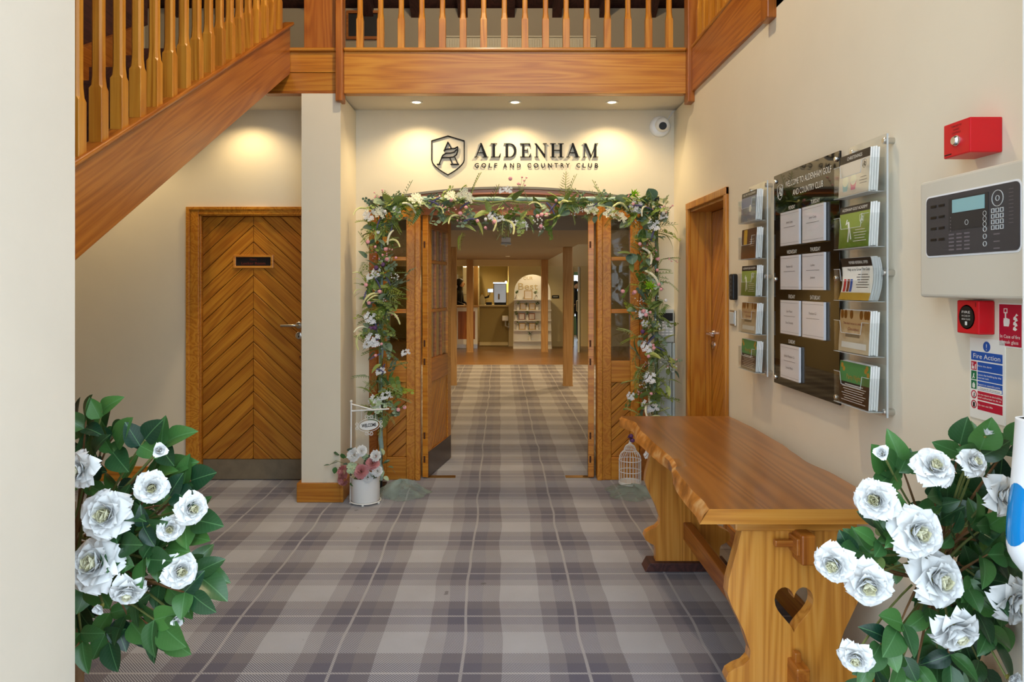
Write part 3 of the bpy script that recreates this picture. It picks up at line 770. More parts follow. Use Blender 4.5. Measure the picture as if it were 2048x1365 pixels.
# --- acrylic leaflet racks and leaflets
COVERS = {
 'christenings': 'cream leaflet headed CHRISTENINGS with two cupcakes',
 'academy': 'green golf academy leaflet with a white golfer',
 'referral': 'bowed white member referral leaflet with golf bags',
 'christmas': 'beige Christmas leaflet with gold baubles',
 'party': 'black and green party leaflet with golden baubles',
 'discover': 'grey sky leaflet with a golf ball',
 'brown': 'brown leaflet with a golden drape picture',
}
def leaflet(rack, key, x, y, z, tilt, where, n_behind=3, Wd=.21, H=.148, bow=0, skew=0):
    """leaflets standing in a pocket; local frame of the wall panel"""
    base = rack @ Matrix.Translation((x, y, z)) @ Matrix.Rotation(-tilt, 4, 'X') @ Matrix.Rotation(skew, 4, 'Z')
    lab = COVERS[key]
    for k in range(n_behind+1):
        th = .0055
        m = base @ Matrix.Translation((0.002*k, .0015*((k*7)%3-1), -k*.0075))
        t = thing('leaflet', (lab+' in the '+where) if k == 0 else 'white-edged spare behind the '+lab.split(' with ')[0]+' in the '+where, 'leaflet', group=None if k == 0 else 'spare leaflets behind '+key+' in '+where, mat=m)
        if bow:
            def fb(u, v, q): return ((u-.5)*Wd, (v)*H, q-bow*4*(v-.5)**2*-1-bow)
            mb = MB().grid(lambda u, v: fb(u, v, 0), 1, 24).grid(lambda u, v: fb(u, v, -th), 1, 24)
            build(mb, 'pages', 'page', t, world=False)
        else:
            build(MB().box(-Wd/2, Wd/2, 0, H, -th, 0), 'pages', 'page', t, world=False)
        if k: 
            continue
        def R_(x0,x1,y0,y1,mat,nm,zz=.0004):
            if bow:
                mb = MB().grid(lambda u, v: ((x0+(x1-x0)*u)*Wd, (y0+(y1-y0)*v)*H, zz+bow*4*((y0+(y1-y0)*v)-.5)**2-bow), 1, max(2, round(24*(y1-y0))))
            else:
                mb = MB().quad(((x0)*Wd,y0*H,zz),((x1)*Wd,y0*H,zz),((x1)*Wd,y1*H,zz),((x0)*Wd,y1*H,zz))
            return build(mb, nm, mat, t, world=False)
        def T_(s, x_, y_, h, mat='sign_white', wd=None, nm='lettering', zz=.001):
            mb = MB(); add_text(mb, s, x_*Wd, y_*H, h*H, wd=wd*Wd if wd else None, z=zz)
            if bow: mb.v = [(p[0],p[1],p[2]+bow*4*(p[1]/H-.5)**2-bow) for p in mb.v]
            build(mb, nm, mat, t, world=False)
        def lines(x0, x1, y0, n, mat, dy=.05):
            mb = MB()
            for i in range(n):
                yy = (y0-i*dy)*H; w_ = (x1-x0)*Wd*(.75+.25*((i*5)%3)/2); c_ = (x0+x1)/2*Wd
                mb.quad((c_-w_/2,yy,.001),(c_+w_/2,yy,.001),(c_+w_/2,yy+.0022,.001),(c_-w_/2,yy+.0022,.001))
            if bow: mb.v = [(p[0],p[1],p[2]+bow*4*(p[1]/H-.5)**2-bow) for p in mb.v]
            build(mb, 'small_print', mat, t, world=False)
        if key == 'christenings':
            R_(-.5,.5,0,1,'print_cream','cover'); R_(-.5,.5,.80,1,'print_dark','heading_band',.0007); T_('CHRISTENINGS',0,.86,.085,wd=.5)
            for cx, mt in ((-.27,'cup_blue'),(.0,'cup_pink')):
                mb = MB().prism([((cx-.07)*Wd,.12*H),((cx+.07)*Wd,.12*H),((cx+.10)*Wd,.33*H),((cx-.10)*Wd,.33*H)], .0007, .0009); build(mb, 'printed_cupcake', mt, t, world=False)
                mb = MB().prism(ell(cx*Wd,.36*H,.1*Wd,.13*H,0,2*PI,14)[:-1], .0009, .0011); build(mb, 'printed_icing', 'petal_cream', t, world=False)
            lines(.2,.45,.36,3,'ink_soft',.07); emblem(t, .33*Wd, .66*H, .03, 'ink', .0012, .0006, .0009)
        elif key == 'academy':
            R_(-.5,.5,0,1,'print_golf','cover'); R_(-.5,.5,.83,1,'print_dark','heading_band',.0007); T_('ALDENHAM GOLF ACADEMY',0,.885,.075,wd=.84)
            mb = MB().stroke([(-.05,.62),(-.02,.45)],.055,.0006,.0009); mb.stroke([(-.02,.45),(-.04,.14)],.035,.0006,.001); mb.stroke([(-.0,.45),(.06,.2)],.035,.0006,.0011); mb.stroke([(-.06,.62),(-.13,.56),(-.09,.68)],.02,.0006,.0012)
            mb.v = [((p[0]*1.0-.14)*Wd, p[1]*H, p[2]) for p in mb.v]; build(mb, 'printed_golfer', 'sign_white', t, world=False)
            emblem(t, .25*Wd, .66*H, .034, 'sign_white', .0012, .0006, .0009); lines(.0,.42,.40,5,'sign_white',.065)
        elif key == 'referral':
            R_(-.5,.5,0,1,'sign_white','cover'); R_(-.5,.5,.80,1,'print_dark','heading_band',.0010); R_(-.5,.5,.0,.18,'print_mustard','foot_band',.0010)
            T_('MEMBER REFERRAL OFFER',.08,.86,.07,wd=.62,zz=.0016); T_('Help us to Grow The Club',.05,.70,.07,'ink',wd=.72); lines(-.02,.4,.6,6,'ink',.06)
            for q, mt in ((-.40,'red_plastic'),(-.28,'dull_red'),(-.18,'sign_blue')):
                R_(q-.04,q+.04,.2,.5,mt,'printed_bag',.001)
        elif key == 'christmas':
            R_(-.5,.5,0,1,'print_gold','cover'); T_('The ideal venue to celebrate',-.02,.66,.06,'dull_red',wd=.7); T_('Christmas',-.02,.52,.075,'dull_red',wd=.36)
            R_(-.28,.2,.36,.44,'brushed','date_strip',.0008); R_(-.4,.42,.10,.24,'sign_white','address_strip',.0008)
            for q in (-.42,-.3,-.1,.22,.36,.44): build(MB().prism(ell(q*Wd,.90*H,.012,.016,0,2*PI,10)[:-1],.0006,.0009), 'printed_bauble', 'brass', t, world=False)
        elif key == 'party':
            R_(-.5,.5,0,1,'print_dark','cover'); R_(-.5,.5,.52,1,'print_party','picture',.0007); T_('Party Nights',.0,.60,.12,'gold_foil',wd=.5,zz=.0012)
            lines(-.4,.4,.46,8,'sign_white',.055)
            for q, r_ in ((-.42,.9),(-.36,.82),(.36,.86),(.44,.78),(.40,.93)): build(MB().prism(ell(q*Wd,r_*H,.009,.009,0,2*PI,10)[:-1],.0009,.0012), 'printed_bauble', 'gold_foil', t, world=False)
        elif key == 'discover':
            R_(-.5,.5,0,1,'print_sky','cover'); R_(-.5,.5,.83,1,'print_dark','heading_band',.0007); T_('GOLF TRY THE ALDENHAM',0,.885,.07,wd=.8)
            build(MB().prism(ell(.12*Wd,.42*H,.016,.018,0,2*PI,14)[:-1],.0006,.0009), 'printed_ball', 'sign_white', t, world=False)
        elif key == 'brown':
            R_(-.5,.5,0,1,'print_brown','cover'); R_(-.34,-.12,.48,.98,'print_mustard','printed_drape',.0007); lines(.05,.4,.62,4,'print_cream',.07)
def rack(Yn, Yf, label, keys, where):
    Wp = Yf-Yn; yc = (Yn+Yf)/2; z0, z1 = 1.03, 1.97
    m = frame_right(yc, z0, 1.275)
    t = thing('leaflet_rack', label, 'leaflet rack', mat=m); H = z1-z0
    build(MB().box(-Wp/2, Wp/2, 0, H, -.006, 0), 'back_panel', 'acrylic', t, world=False)
    e = MB().box(Wp/2-.001, Wp/2+.001, 0, H, -.006, .0); build(e, 'panel_edge', 'grey_plastic', t, world=False)
    for x in (-Wp/2+.03, Wp/2-.012):
        for y in (.018, H/2+.01, H-.022): standoff(t, x, y, -.030, .006, .011)
    for i, key in enumerate(keys):
        yb_ = .016+(4-i)*.184
        pk = MB().box(-Wp/2+.0, Wp/2-.012, yb_, yb_+.003, 0, .052)            # pocket floor
        x0, x1 = -Wp/2, Wp/2-.012
        fr = [(x0,yb_+.003),(x1,yb_+.003),(x1,yb_+.112),(x1-.045,yb_+.112),(x1-.055,yb_+.07),(x0+.055,yb_+.07),(x0+.045,yb_+.112),(x0,yb_+.112)]
        pk.prism(fr, .049, .052); pk.box(x1-.0025, x1, yb_, yb_+.112, 0, .049); pk.box(x0, x0+.0025, yb_, yb_+.112, 0, .049)
        build(pk, 'pocket', 'acrylic', t, world=False)
        edge = MB().box(x0,x1,yb_-.0012,yb_,0,.0535).stroke([(x1,yb_+.112),(x1-.045,yb_+.112),(x1-.055,yb_+.07),(x0+.055,yb_+.07),(x0+.045,yb_+.112),(x0,yb_+.112)],.0016,.0522,.0532)
        build(edge, 'pocket_rim', 'grey_plastic', t, world=False)
        leaflet(m, key, -.006, yb_+.004, .044, math.radians(3), where, bow=.012 if key == 'referral' else 0, skew=0)
rack(2.342, 2.60, 'clear acrylic leaflet rack between the black welcome board and the fire panel', ['christenings','academy','referral','christmas','party'], 'rack beside the fire panel')
rack(3.392, 3.645, 'clear acrylic leaflet rack between the boarded door and the black welcome board', ['discover','brown','academy','christmas','party'], 'rack beside the boarded door')

# --- access keypad and switch plate
kp = thing('access_keypad', 'slim black access keypad on the wall beside the boarded door', 'keypad', mat=frame_right(3.925, 1.458, XR))
build(MB().box(-.032,.032,-.072,.072,0,.03), 'case', 'black', kp, world=False, bevel=.008)
for r in range(5): build(MB().box(-.02,.02,-.05+r*.024,-.036+r*.024,.03,.032), 'key', 'panel_dark', kp, world=False)
sw = thing('switch_plate', 'brushed steel exit switch plate under the black keypad', 'switch', mat=frame_right(3.955, 1.285, XR))
build(MB().box(-.045,.045,-.043,.043,0,.012), 'plate', 'steel', sw, world=False, bevel=.003)
build(MB().box(-.035,.035,-.033,.033,.012,.016), 'rocker', 'grey_plastic', sw, world=False, bevel=.002)

# --- fire alarm control panel
Xp = 1.225; m = frame_right(1.83, 0, XR)
fp = thing('fire_alarm_panel', 'large pale fire alarm control panel with dark keypad fascia and screen', 'control panel', mat=m)
zt_, zb_ = 1.768, 1.434; xl, xr = -.243, .243; dp = XR-Xp
build(MB().box(xl,xr,zb_,zt_,0,dp), 'case', 'panel_case', fp, world=False, bevel=.009, seg=3)
def fy(px): return 1.83-F*Xp/(px-1000)          # local x of a pixel on the panel's face
def fz(px, py): return CZ-(py-570)*Xp/(px-1000)
def rrect(x0,x1,y0,y1,r,n=5):
    P = []
    for cx, cy, a in ((x1-r,y0+r,-PI/2),(x1-r,y1-r,0),(x0+r,y1-r,PI/2),(x0+r,y0+r,PI)):
        P += [(cx+r*math.cos(a+PI/2*i/n), cy+r*math.sin(a+PI/2*i/n)) for i in range(n+1)]
    return P
fx0, fx1 = -.205, .160; fz0, fz1 = 1.552, 1.716
build(MB().prism(rrect(fx0-.006,fx1+.004,fz0-.005,fz1+.005,.016), dp-.001, dp+.001), 'fascia_rim', 'white_plastic', fp, world=False)
fa = build(MB().prism(rrect(fx0,fx1,fz0,fz1,.014), dp, dp+.003), 'fascia', 'panel_dark', fp, world=False)
U = lambda u, v: (fx0+u*(fx1-fx0), fz0+v*(fz1-fz0))
def ub(u0,u1,v0,v1,d0,d1): a, b = U(u0,v0), U(u1,v1); return MB().box(a[0],b[0],a[1],b[1],d0,d1)
build(ub(.28,.71,.40,.92,dp+.003,dp+.004), 'display_surround', 'dark_plastic', fp, world=False)
build(ub(.325,.675,.68,.895,dp+.004,dp+.005), 'display', 'lcd', fp, world=False)
for r in range(4):
    for c in range(2): build(ub(.06+c*.10,.13+c*.10,.82-r*.19,.86-r*.19,dp+.003,dp+.0042), 'label_slot', 'black', fp, world=False)
for r in range(4):
    for c in range(3):
        a = U(.755+c*.043, .62-r*.085); q = .0055
        build(MB().prism_hole([(a[0]-q,a[1]-q),(a[0]+q,a[1]-q),(a[0]+q,a[1]+q),(a[0]-q,a[1]+q)], [[(a[0]-q*.72,a[1]-q*.72),(a[0]+q*.72,a[1]-q*.72),(a[0]+q*.72,a[1]+q*.72),(a[0]-q*.72,a[1]+q*.72)]], dp+.003, dp+.0045), 'key', 'grey_plastic', fp, world=False)
def ring(root, c, r, wd, z0, z1, mat, nm):
    n = 20; return build(MB().prism_hole(ell(c[0],c[1],r,r,0,2*PI,n)[:-1], [ell(c[0],c[1],r-wd,r-wd,0,2*PI,n)[:-1]], z0, z1), nm, mat, root, world=False)
ring(fp, U(.80,.80), .0205, .0014, dp+.003, dp+.0045, 'grey_plastic', 'navigation_ring'); ring(fp, U(.80,.80), .007, .0013, dp+.003, dp+.0045, 'grey_plastic', 'key')
for q in (.60,.515,.435,.355,.245,.13): ring(fp, U(.675,q), .0066, .0011, dp+.003, dp+.0045, 'grey_plastic', 'key')
ring(fp, U(.485,.50), .007, .0011, dp+.003, dp+.0045, 'grey_plastic', 'key')
mb = MB()
for r in range(5):
    for c in range(3):
        a = U(.28+c*.088, .315-r*.062); mb.quad((a[0],a[1],dp+.0034),(a[0]+.022,a[1],dp+.0034),(a[0]+.022,a[1]+.0042,dp+.0034),(a[0],a[1]+.0042,dp+.0034))
    a = U(.30, .60-r*.055); mb.quad((a[0],a[1],dp+.0044),(a[0]+.004,a[1],dp+.0044),(a[0]+.004,a[1]+.003,dp+.0044),(a[0],a[1]+.003,dp+.0044))
for q in (.235,.125,.02): a = U(.76,q+.02); mb.quad((a[0],a[1],dp+.0034),(a[0]+.022,a[1],dp+.0034),(a[0]+.022,a[1]+.003,dp+.0034),(a[0],a[1]+.003,dp+.0034))
for k in range(10): a = U(.905,.90-k*.055); mb.quad((a[0],a[1],dp+.0034),(a[0]+.015,a[1],dp+.0034),(a[0]+.015,a[1]+.0015,dp+.0034),(a[0],a[1]+.0015,dp+.0034))
build(mb, 'panel_markings', 'ink_soft', fp, world=False)
lk = build(MB().lathe([(.012,dp-.001),(.012,dp+.008),(.008,dp+.010),(.008,dp+.006)], (.190,1.600,0), 20, 2), 'key_lock', 'chrome', fp, world=False, smooth=True)
# --- red key switch above
ks = thing('fire_key_switch', 'red metal key switch box above the fire alarm panel', 'key switch', mat=frame_right(1.898, 1.855, XR))
build(MB().box(-.055,.055,-.04,.052,0,.085), 'case', 'red_plastic', ks, world=False, bevel=.003)
build(MB().lathe([(.015,.085),(.015,.090),(.010,.096),(.001,.096)], (.002,.0,0), 20, 2), 'key_lock', 'chrome', ks, world=False, smooth=True)
mb = MB()
for k, s in enumerate(('TURN KEY TO','ENABLE','CONTROLS')): add_text(mb, s, .0, .038-k*.009, .005, z=.0856)
mb.quad((-.05,-.033,.0856),(-.02,-.033,.0856),(-.02,-.030,.0856),(-.05,-.030,.0856))
build(mb, 'lettering', 'ink', ks, world=False)
# --- manual call point
cp = thing('fire_call_point', 'red fire call point with a round black disc numbered one', 'call point', mat=frame_right(1.915, 1.383, XR))
build(MB().box(-.044,.044,-.045,.045,0,.045), 'case', 'red_plastic', cp, world=False, bevel=.004)
build(MB().lathe([(.033,.045),(.030,.042),(.001,.042)], (-.002,0,0), 24, 2).lathe([(.030,.045),(.030,.0465),(.001,.0465)], (-.002,0,0), 24, 2), 'break_disc', 'black', cp, world=False)
mb = MB()
for k, s in enumerate(('FIRE','IN CASE OF','BREAK GLASS')): add_text(mb, s, -.002, .010-k*.009, .007 if k == 0 else .0045, wd=.034, z=.0472)
mb.box(-.006,.002,-.022,-.012,.0466,.0472)
build(mb, 'lettering', 'sign_white', cp, world=False)
mb = MB(); add_text(mb, '1', .034, .028, .013, z=.0456); build(mb, 'number', 'ink', cp, world=False)
# --- in case of fire sign
def sign_frame(label, Y, z, nm='safety_sign'): return thing(nm, label, 'sign', mat=frame_right(Y, z, XR))
s1 = sign_frame('red break glass sign with a pressing hand and flames', 1.813, 1.366)
build(MB().box(-.043,.043,-.057,.057,0,.002), 'panel', 'sign_white', s1, world=False)
build(MB().box(-.0395,.0395,-.0535,.0535,.002,.0025), 'red_field', 'sign_red', s1, world=False)
def hand_icon(mb, x, y, k, z):
    P = [(-.5,-1),(.35,-1),(.5,-.55),(.5,-.1),(.1,0),(-.08,.05),(-.08,.75),(-.3,.75),(-.3,-.05),(-.5,.0),(-.55,-.4)]
    mb.prism([(x+p[0]*k, y+p[1]*k) for p in P], z, z+.0003)
    mb.prism_hole([(x+a*k, y+b*k) for a, b in ((-.5,.6),(.12,.6),(.12,1.2),(-.5,1.2))], [[(x+a*k, y+b*k) for a, b in ((-.4,.7),(.02,.7),(.02,1.1),(-.4,1.1))]], z, z+.0004)
def flame_icon(mb, x, y, k, z):
    for q in range(3):
        P = [(-.4,-.9),(0,-1),(.3,-.8),(-.05,-.55),(.4,-.35),(.1,-.15),(-.1,-.45),(-.35,-.6)]
        mb.prism([(x+p[0]*k+q*.03*k, y+(p[1]+.62*q)*k) for p in P], z, z+.0003+.0001*q)
mb = MB(); hand_icon(mb, -.012, .018, .021, .0026); flame_icon(mb, .019, .008, .021, .0026)
add_text(mb, 'In Case of fire', 0, -.033, .0092, wd=.070, z=.0028); add_text(mb, 'break glass', 0, -.047, .0092, wd=.058, z=.0028)
build(mb, 'lettering', 'sign_white', s1, world=False)
# --- fire action notice
s2 = sign_frame('white fire action notice with blue and red instruction panels', 1.9, 1.215)
W2, H2 = .068, .110
build(MB().box(-W2,W2,-H2,H2,0,.0025), 'panel', 'sign_white', s2, world=False)
def field(x0,x1,y0,y1,mat): return build(MB().box(x0,x1,y0,y1,.0025,.003), 'colour_field', mat, s2, world=False)
build(MB().prism(ell(0,.089,.014,.014,0,2*PI,20)[:-1], .0025, .003), 'colour_field', 'sign_blue', s2, world=False)
field(-.062,.060,.049,.073,'sign_blue')
rows = [(.045,'sign_blue','sign_red',['Raise the alarm']),(.019,'sign_blue','sign_green',['Leave the building by the','nearest exit']),(-.007,'sign_blue','sign_green',['Report to assembly point']),(-.034,'sign_red','sign_red',['Do not return to the building','until authorised to do so']),(-.061,'sign_red','sign_red',['Do not use lifts'])]
mw = MB(); add_text(mw, '!', 0, .0795, .018, z=.0034); add_text(mw, 'Fire Action', 0, .0545, .0135, wd=.105, z=.0034)
for q, (yt, c1, c2, ls) in enumerate(rows):
    field(-.036,.060,yt-.0235,yt,c1)
    if q < 3: field(-.062,-.040,yt-.0235,yt,c2)
    else: ring(s2, (-.051,yt-.0118), .0115, .003, .0025, .003, 'sign_red', 'colour_field')
    for k, l in enumerate(ls): add_text(mw, l, -.034, yt-.0105-k*.008-(.002 if len(ls)==1 and q!=2 else 0), .0052, wd=min(.092,.0036*len(l)), z=.0034, align='L')
    if q == 0: hand_icon(mw, -.054, yt-.013, .008, .0031); flame_icon(mw, -.044, yt-.014, .007, .0031)
    if q == 1: mw.stroke([(-.056,yt-.021),(-.052,yt-.014),(-.048,yt-.020)],.0022,.0031,.0034); mw.stroke([(-.052,yt-.014),(-.050,yt-.007)],.0032,.0031,.0035)
    if q == 2: mw.stroke([(-.051,yt-.021),(-.051,yt-.006)],.004,.0031,.0034); mw.stroke([(-.055,yt-.02),(-.055,yt-.009)],.002,.0031,.0034); mw.stroke([(-.047,yt-.02),(-.047,yt-.009)],.002,.0031,.0034)
build(mw, 'lettering', 'sign_white', s2, world=False)
build(MB().box(-.034,.058,-.0295,-.0205,.003,.0034), 'white_strip', 'sign_white', s2, world=False)
mk = MB(); add_text(mk, 'Carpark Entrance', .012, -.0275, .0045, wd=.078, z=.0037, slant=.2)
mk.stroke([(-.055,-.055),(-.050,-.047),(-.046,-.054)],.002,.0026,.0029); mk.stroke([(-.050,-.047),(-.049,-.041)],.003,.0026,.003); mk.box(-.055,-.047,-.08,-.067,.0026,.0029)
build(mk, 'handwriting', 'ink', s2, world=False)
# --- hand sanitiser dispenser on the jamb
m = frame((1.104, 1.405, 1.05), (0,-1,0), (0,0,1))
sd = thing('sanitiser_dispenser', 'white hand sanitiser dispenser with a blue oval window', 'dispenser', mat=m)
def disp(u, v):
    a = PI*u; vv = v; hh = -.15+.30*v
    wv = .058*(1-.12*(1-vv))*(1 if vv > .12 else (.75+.25*math.sin(vv/.12*PI/2))); dv = .098-.03*vv+(0 if vv > .2 else -.03*(1-vv/.2)**2)
    return (-wv*math.cos(a), hh, dv*math.sin(a)**.6)
build(MB().grid(disp, 20, 18).quad((-.05,.15,0),(.05,.15,0),(.04,.15,.05),(-.04,.15,.05)), 'cover', 'white_plastic', sd, world=False, smooth=True)
build(MB().grid(lambda u, v: (.058*math.cos(PI*u), .15, .068*math.sin(PI*u)**.6*v), 20, 2), 'lid', 'white_plastic', sd, world=False)
def oval(u, v):
    a = 2*PI*u; r = v; x = .036*r*math.cos(a); y = -.035+.062*r*math.sin(a); hh = (y+.15)/.30
    d = (.098-.03*hh)*max(.0,(1-(x/.056)**2))**.3
    return (x, y, d+.004*(1-r*r)+.0005)
build(MB().grid(oval, 24, 8), 'blue_window', 'blue_window', sd, world=False, smooth=True)

# ================================================================== TRESTLE TABLE
TB = thing('trestle_table', 'honey pine trestle table with a waxed live-edge slab and heart cut-outs', 'table', (.95,3.0,0))
ZTB = .76
Lp = [(2.245,.662),(2.33,.668),(2.447,.664),(2.58,.668),(2.72,.675),(2.82,.70),(2.914,.706),(3.05,.70),(3.18,.692),(3.333,.691),(3.45,.685),(3.55,.695),(3.66,.70),(3.74,.675),(3.80,.652),(3.835,.66)]
Rp = [(2.245,1.172),(2.33,1.225),(2.447,1.249),(2.66,1.25),(2.848,1.229),(3.0,1.24),(3.16,1.254),(3.5,1.257),(3.7,1.245),(3.835,1.236)]
def lerp(P, y):
    for a, b in zip(P[:-1], P[1:]):
        if y <= b[0]: t = (y-a[0])/(b[0]-a[0]); t = t*t*(3-2*t); return a[1]+t*(b[1]-a[1])
    return P[-1][1]
mb = MB(); NY, NX = 60, 12; rr = random.Random(3)
def slab(u, v, top):
    y = 2.245+1.59*v; xl_ = lerp(Lp, y); xr_ = lerp(Rp, y)
    if not top: xl_ -= .018+.008*math.sin(y*6.1)+.003*math.sin(y*15); xr_ += .004; y = y+(.012 if v < .5 else -.006)*(1 if v in (0,1) else 0)
    return (xl_+(xr_-xl_)*u, y, ZTB if top else ZTB-.052)
mb.grid(lambda u, v: slab(u, v, True), NX, NY); k = len(mb.v); mb.grid(lambda u, v: slab(u, v, False), NX, NY)
mid = []
for j in range(NY+1):
    y = 2.245+1.59*j/NY; mid.append(len(mb.v)); mb.v.append((lerp(Lp, y)-.012+.002*math.sin(y*31)-.005*math.sin(y*11.3+1), y, ZTB-.016+.004*math.sin(y*7)))
for j in range(NY):
    a = j*(NX+1); b = (j+1)*(NX+1)
    mb.cur = 1; mb._f((a, b, mid[j+1], mid[j])); mb._f((mid[j], mid[j+1], k+b, k+a)); mb.cur = 0
    mb._f((a+NX, b+NX, k+b+NX, k+a+NX))
for i in range(NX):
    mb.cur = 2; mb._f((i, i+1, k+i+1, k+i)); mb.cur = 0; e = NY*(NX+1); mb._f((e+i, e+i+1, k+e+i+1, k+e+i))  # near end takes a lighter wood: its daylight is put into the colour
mb._f((0, mid[0], k)); e = NY*(NX+1); mb._f((e, mid[NY], k+e))
wood('slab', 1, (178,120,54), (158,100,40), (124,74,26), rough=.3, fine=.5, coat=.45, scale=.6)
def knotty():
    t = NT('live_edge'); co = t.coord(); n1 = t.noise(co, 14, 4); 
    t.L(t.ramp(n1, [(.35,lin((150,92,34))),(.52,lin((196,128,56))),(.66,lin((214,168,110)))]), t.b.inputs['Base Color'])
    t.b.inputs['Roughness'].default_value = .32; t.bump(t.noise(co, 22, 3), .4, .004)
knotty()
build(mb, 'tabletop', ['slab','live_edge','gold_x'], TB, smooth=True)
PROF = [(.665,.171),(.60,.187),(.50,.214),(.455,.219),(.42,.208),(.33,.165),(.264,.143),(.238,.146),(.218,.165),(.207,.193),(.192,.216),(.172,.223),(.152,.216),(.137,.194),(.126,.173),(.11,.166),(.045,.165)]
out = [(-w_, z_) for z_, w_ in PROF]+[(w_, z_) for z_, w_ in PROF[::-1]]
heart = []
for i in range(36):
    t_ = 2*PI*i/36; hx = 16*math.sin(t_)**3; hy = 13*math.cos(t_)-5*math.cos(2*t_)-2*math.cos(3*t_)-math.cos(4*t_)
    heart.append((hx/16*.064, .412+hy/29*.152))
CXT = .967
for Yl in (2.335, 3.66):
    C = [(CXT+p[0], p[1]) for p in out]; Hh = [(CXT+p[0], p[1]) for p in heart]
    build(MB().prism_hole(C, [Hh], Yl, Yl+.045, (0,2,1)), 'leg_panel', 'gold_z', TB, bevel=.004)
    build(MB().box(CXT-.20,CXT+.20,Yl-.02,Yl+.065,.665,.7075), 'batten', 'gold_x', TB, bevel=.006)
    build(MB().prism([(CXT-.225,.0),(CXT+.225,.0),(CXT+.20,.045),(CXT-.20,.045)], Yl-.03, Yl+.075, (0,2,1)), 'foot', 'dark_wood', TB, bevel=.004)
build(MB().box(CXT-.018,CXT+.018,2.27,3.77,.60,.655), 'upper_stretcher', 'red_oak_y', TB, bevel=.004)
build(MB().box(CXT-.022,CXT+.022,2.26,3.78,.155,.245), 'lower_stretcher', 'red_oak_y', TB, bevel=.005)
for Yl in (2.30, 3.705):
    build(MB().box(CXT-.075,CXT+.03,Yl,Yl+.022,.618,.640), 'wedge', 'red_oak_x', TB, bevel=.004)
    build(MB().box(CXT-.011,CXT+.011,Yl,Yl+.024,.13,.275), 'wedge', 'red_oak_z', TB, bevel=.004)
build(MB().box(CXT-.008,CXT+.038,2.255,2.335,.575,.672), 'tenon', 'red_oak_z', TB, bevel=.006)

# ================================================================== FOLIAGE MESHES
def leaf_mesh(name, mat, ln=1.0, wd=.55, point=.6, curl=.18, fold=.12, serr=0.0, nx=8):
    mb = MB()
    def f(u, v):
        x = u*ln; s = (math.sin(PI*min(1,u**point))**.75) if 0 < u < 1 else 0.0
        y = (v-.5)*wd*s*(1+serr*(1 if int(u*nx) % 2 else -1))
        return (x, y, fold*abs(v-.5)*2*s*wd+curl*ln*(u*.35-u*u))
    mb.grid(f, nx, 4); me = mb.mesh(name, mat); me.shade_smooth(); return me
ROSE_LEAF = [leaf_mesh('leaf', 'rose_leaf', 1, .66, .72, .22, .10), leaf_mesh('leaf', 'rose_leaf', 1, .58, .75, .45, .2), leaf_mesh('leaf', 'rose_leaf', 1, .72, .7, .1, .16)]
def petal_mesh(name, mat, cup=.35, back=0.0, wd=.95, ruffle=.05, point=.35):
    """petal rising along local y; cup>0 bends the sides towards the flower's heart, back rolls the rim outwards"""
    mb = MB()
    def f(u, v):
        t = v; s = math.sin(PI*(.10+.66*t))**.8
        if t > .72: s *= 1-(1-point)*((t-.72)/.28)**1.6
        a = 2*u-1; x = a*.5*wd*s
        z = cup*a*a*s*.5 - back*max(0, t-.45)**2*(1+.9*a*a) + ruffle*math.sin(a*5.0+t*4)*t*t
        return (x, t-.10*back*max(0,t-.5), z)
    mb.grid(f, 6, 8); me = mb.mesh(name, mat); me.shade_smooth(); return me
PET_CR = petal_mesh('petal', 'petal_cream', .9, .0, .8, .02, .6)
PET_IN = petal_mesh('petal', 'petal_white', .9, .2, .95, .03, .5)
PET_MID = petal_mesh('petal', 'petal_white', .7, .5, 1.1, .05, .42)
PET_OUT = petal_mesh('petal', 'petal_white', .4, .75, 1.3, .09, .30)
def petals(rng, bud=False):
    """matrices of a rose's petals: local z is the flower's axis, unit radius ~1"""
    res = []
    layers = [(3,.66,4,.06,PET_CR),(5,.74,12,.14,PET_CR),(6,.82,22,.20,PET_IN),(6,.88,36,.24,PET_MID),(5,.98,56,.22,PET_OUT),(5,1.08,76,.18,PET_OUT)]
    if bud: layers = [(3,.62,5,.05,PET_IN),(4,.80,16,.09,PET_IN),(3,.9,34,.10,PET_MID)]
    ph = rng.random()*6
    for li, (n, ln, tilt, off, me) in enumerate(layers):
        for k in range(n):
            a = ph+2*PI*k/n+rng.uniform(-.12,.12)+li*.6; tl = math.radians(tilt+rng.uniform(-6,6))
            # petal's base at radius off, rising along its local y
            m = Matrix.Rotation(a,4,'Z') @ Matrix.Translation((0,off,-.05*li)) @ Matrix.Rotation(PI/2-tl,4,'X') @ Matrix.Scale(ln*rng.uniform(.93,1.06),4)
            res.append((me, m))
    return res
def rose(root, p, d, r, rng, bud=False):
    """a flower as a part with its petals as sub-parts"""
    up = Vector(d).normalized(); xa = up.orthogonal().normalized(); ya = up.cross(xa)
    m = Matrix(((xa.x,ya.x,up.x,p[0]),(xa.y,ya.y,up.y,p[1]),(xa.z,ya.z,up.z,p[2]),(0,0,0,1))) @ Matrix.Scale(r,4)
    cal = MB().lathe([(.03,-.75),(.09,-.55),(.22,-.38),(.16,-.25)], n=8)
    for k in range(5):
        a = 2*PI*k/5; b = len(cal.v)
        cal.v += [(.2*math.cos(a-.4),.2*math.sin(a-.4),-.36),(.2*math.cos(a+.4),.2*math.sin(a+.4),-.36),(.5*math.cos(a),.5*math.sin(a),.05 if bud else -.25)]; cal._f((b,b+1,b+2))
    o = bpy.data.objects.new('rose_bud' if bud else 'rose_flower', cal.mesh('calyx','sepal')); link(o, root); o.matrix_local = m; WM[o.name] = m
    for me, pm in petals(rng, bud): inst(me, 'petal', o, pm)
    return o
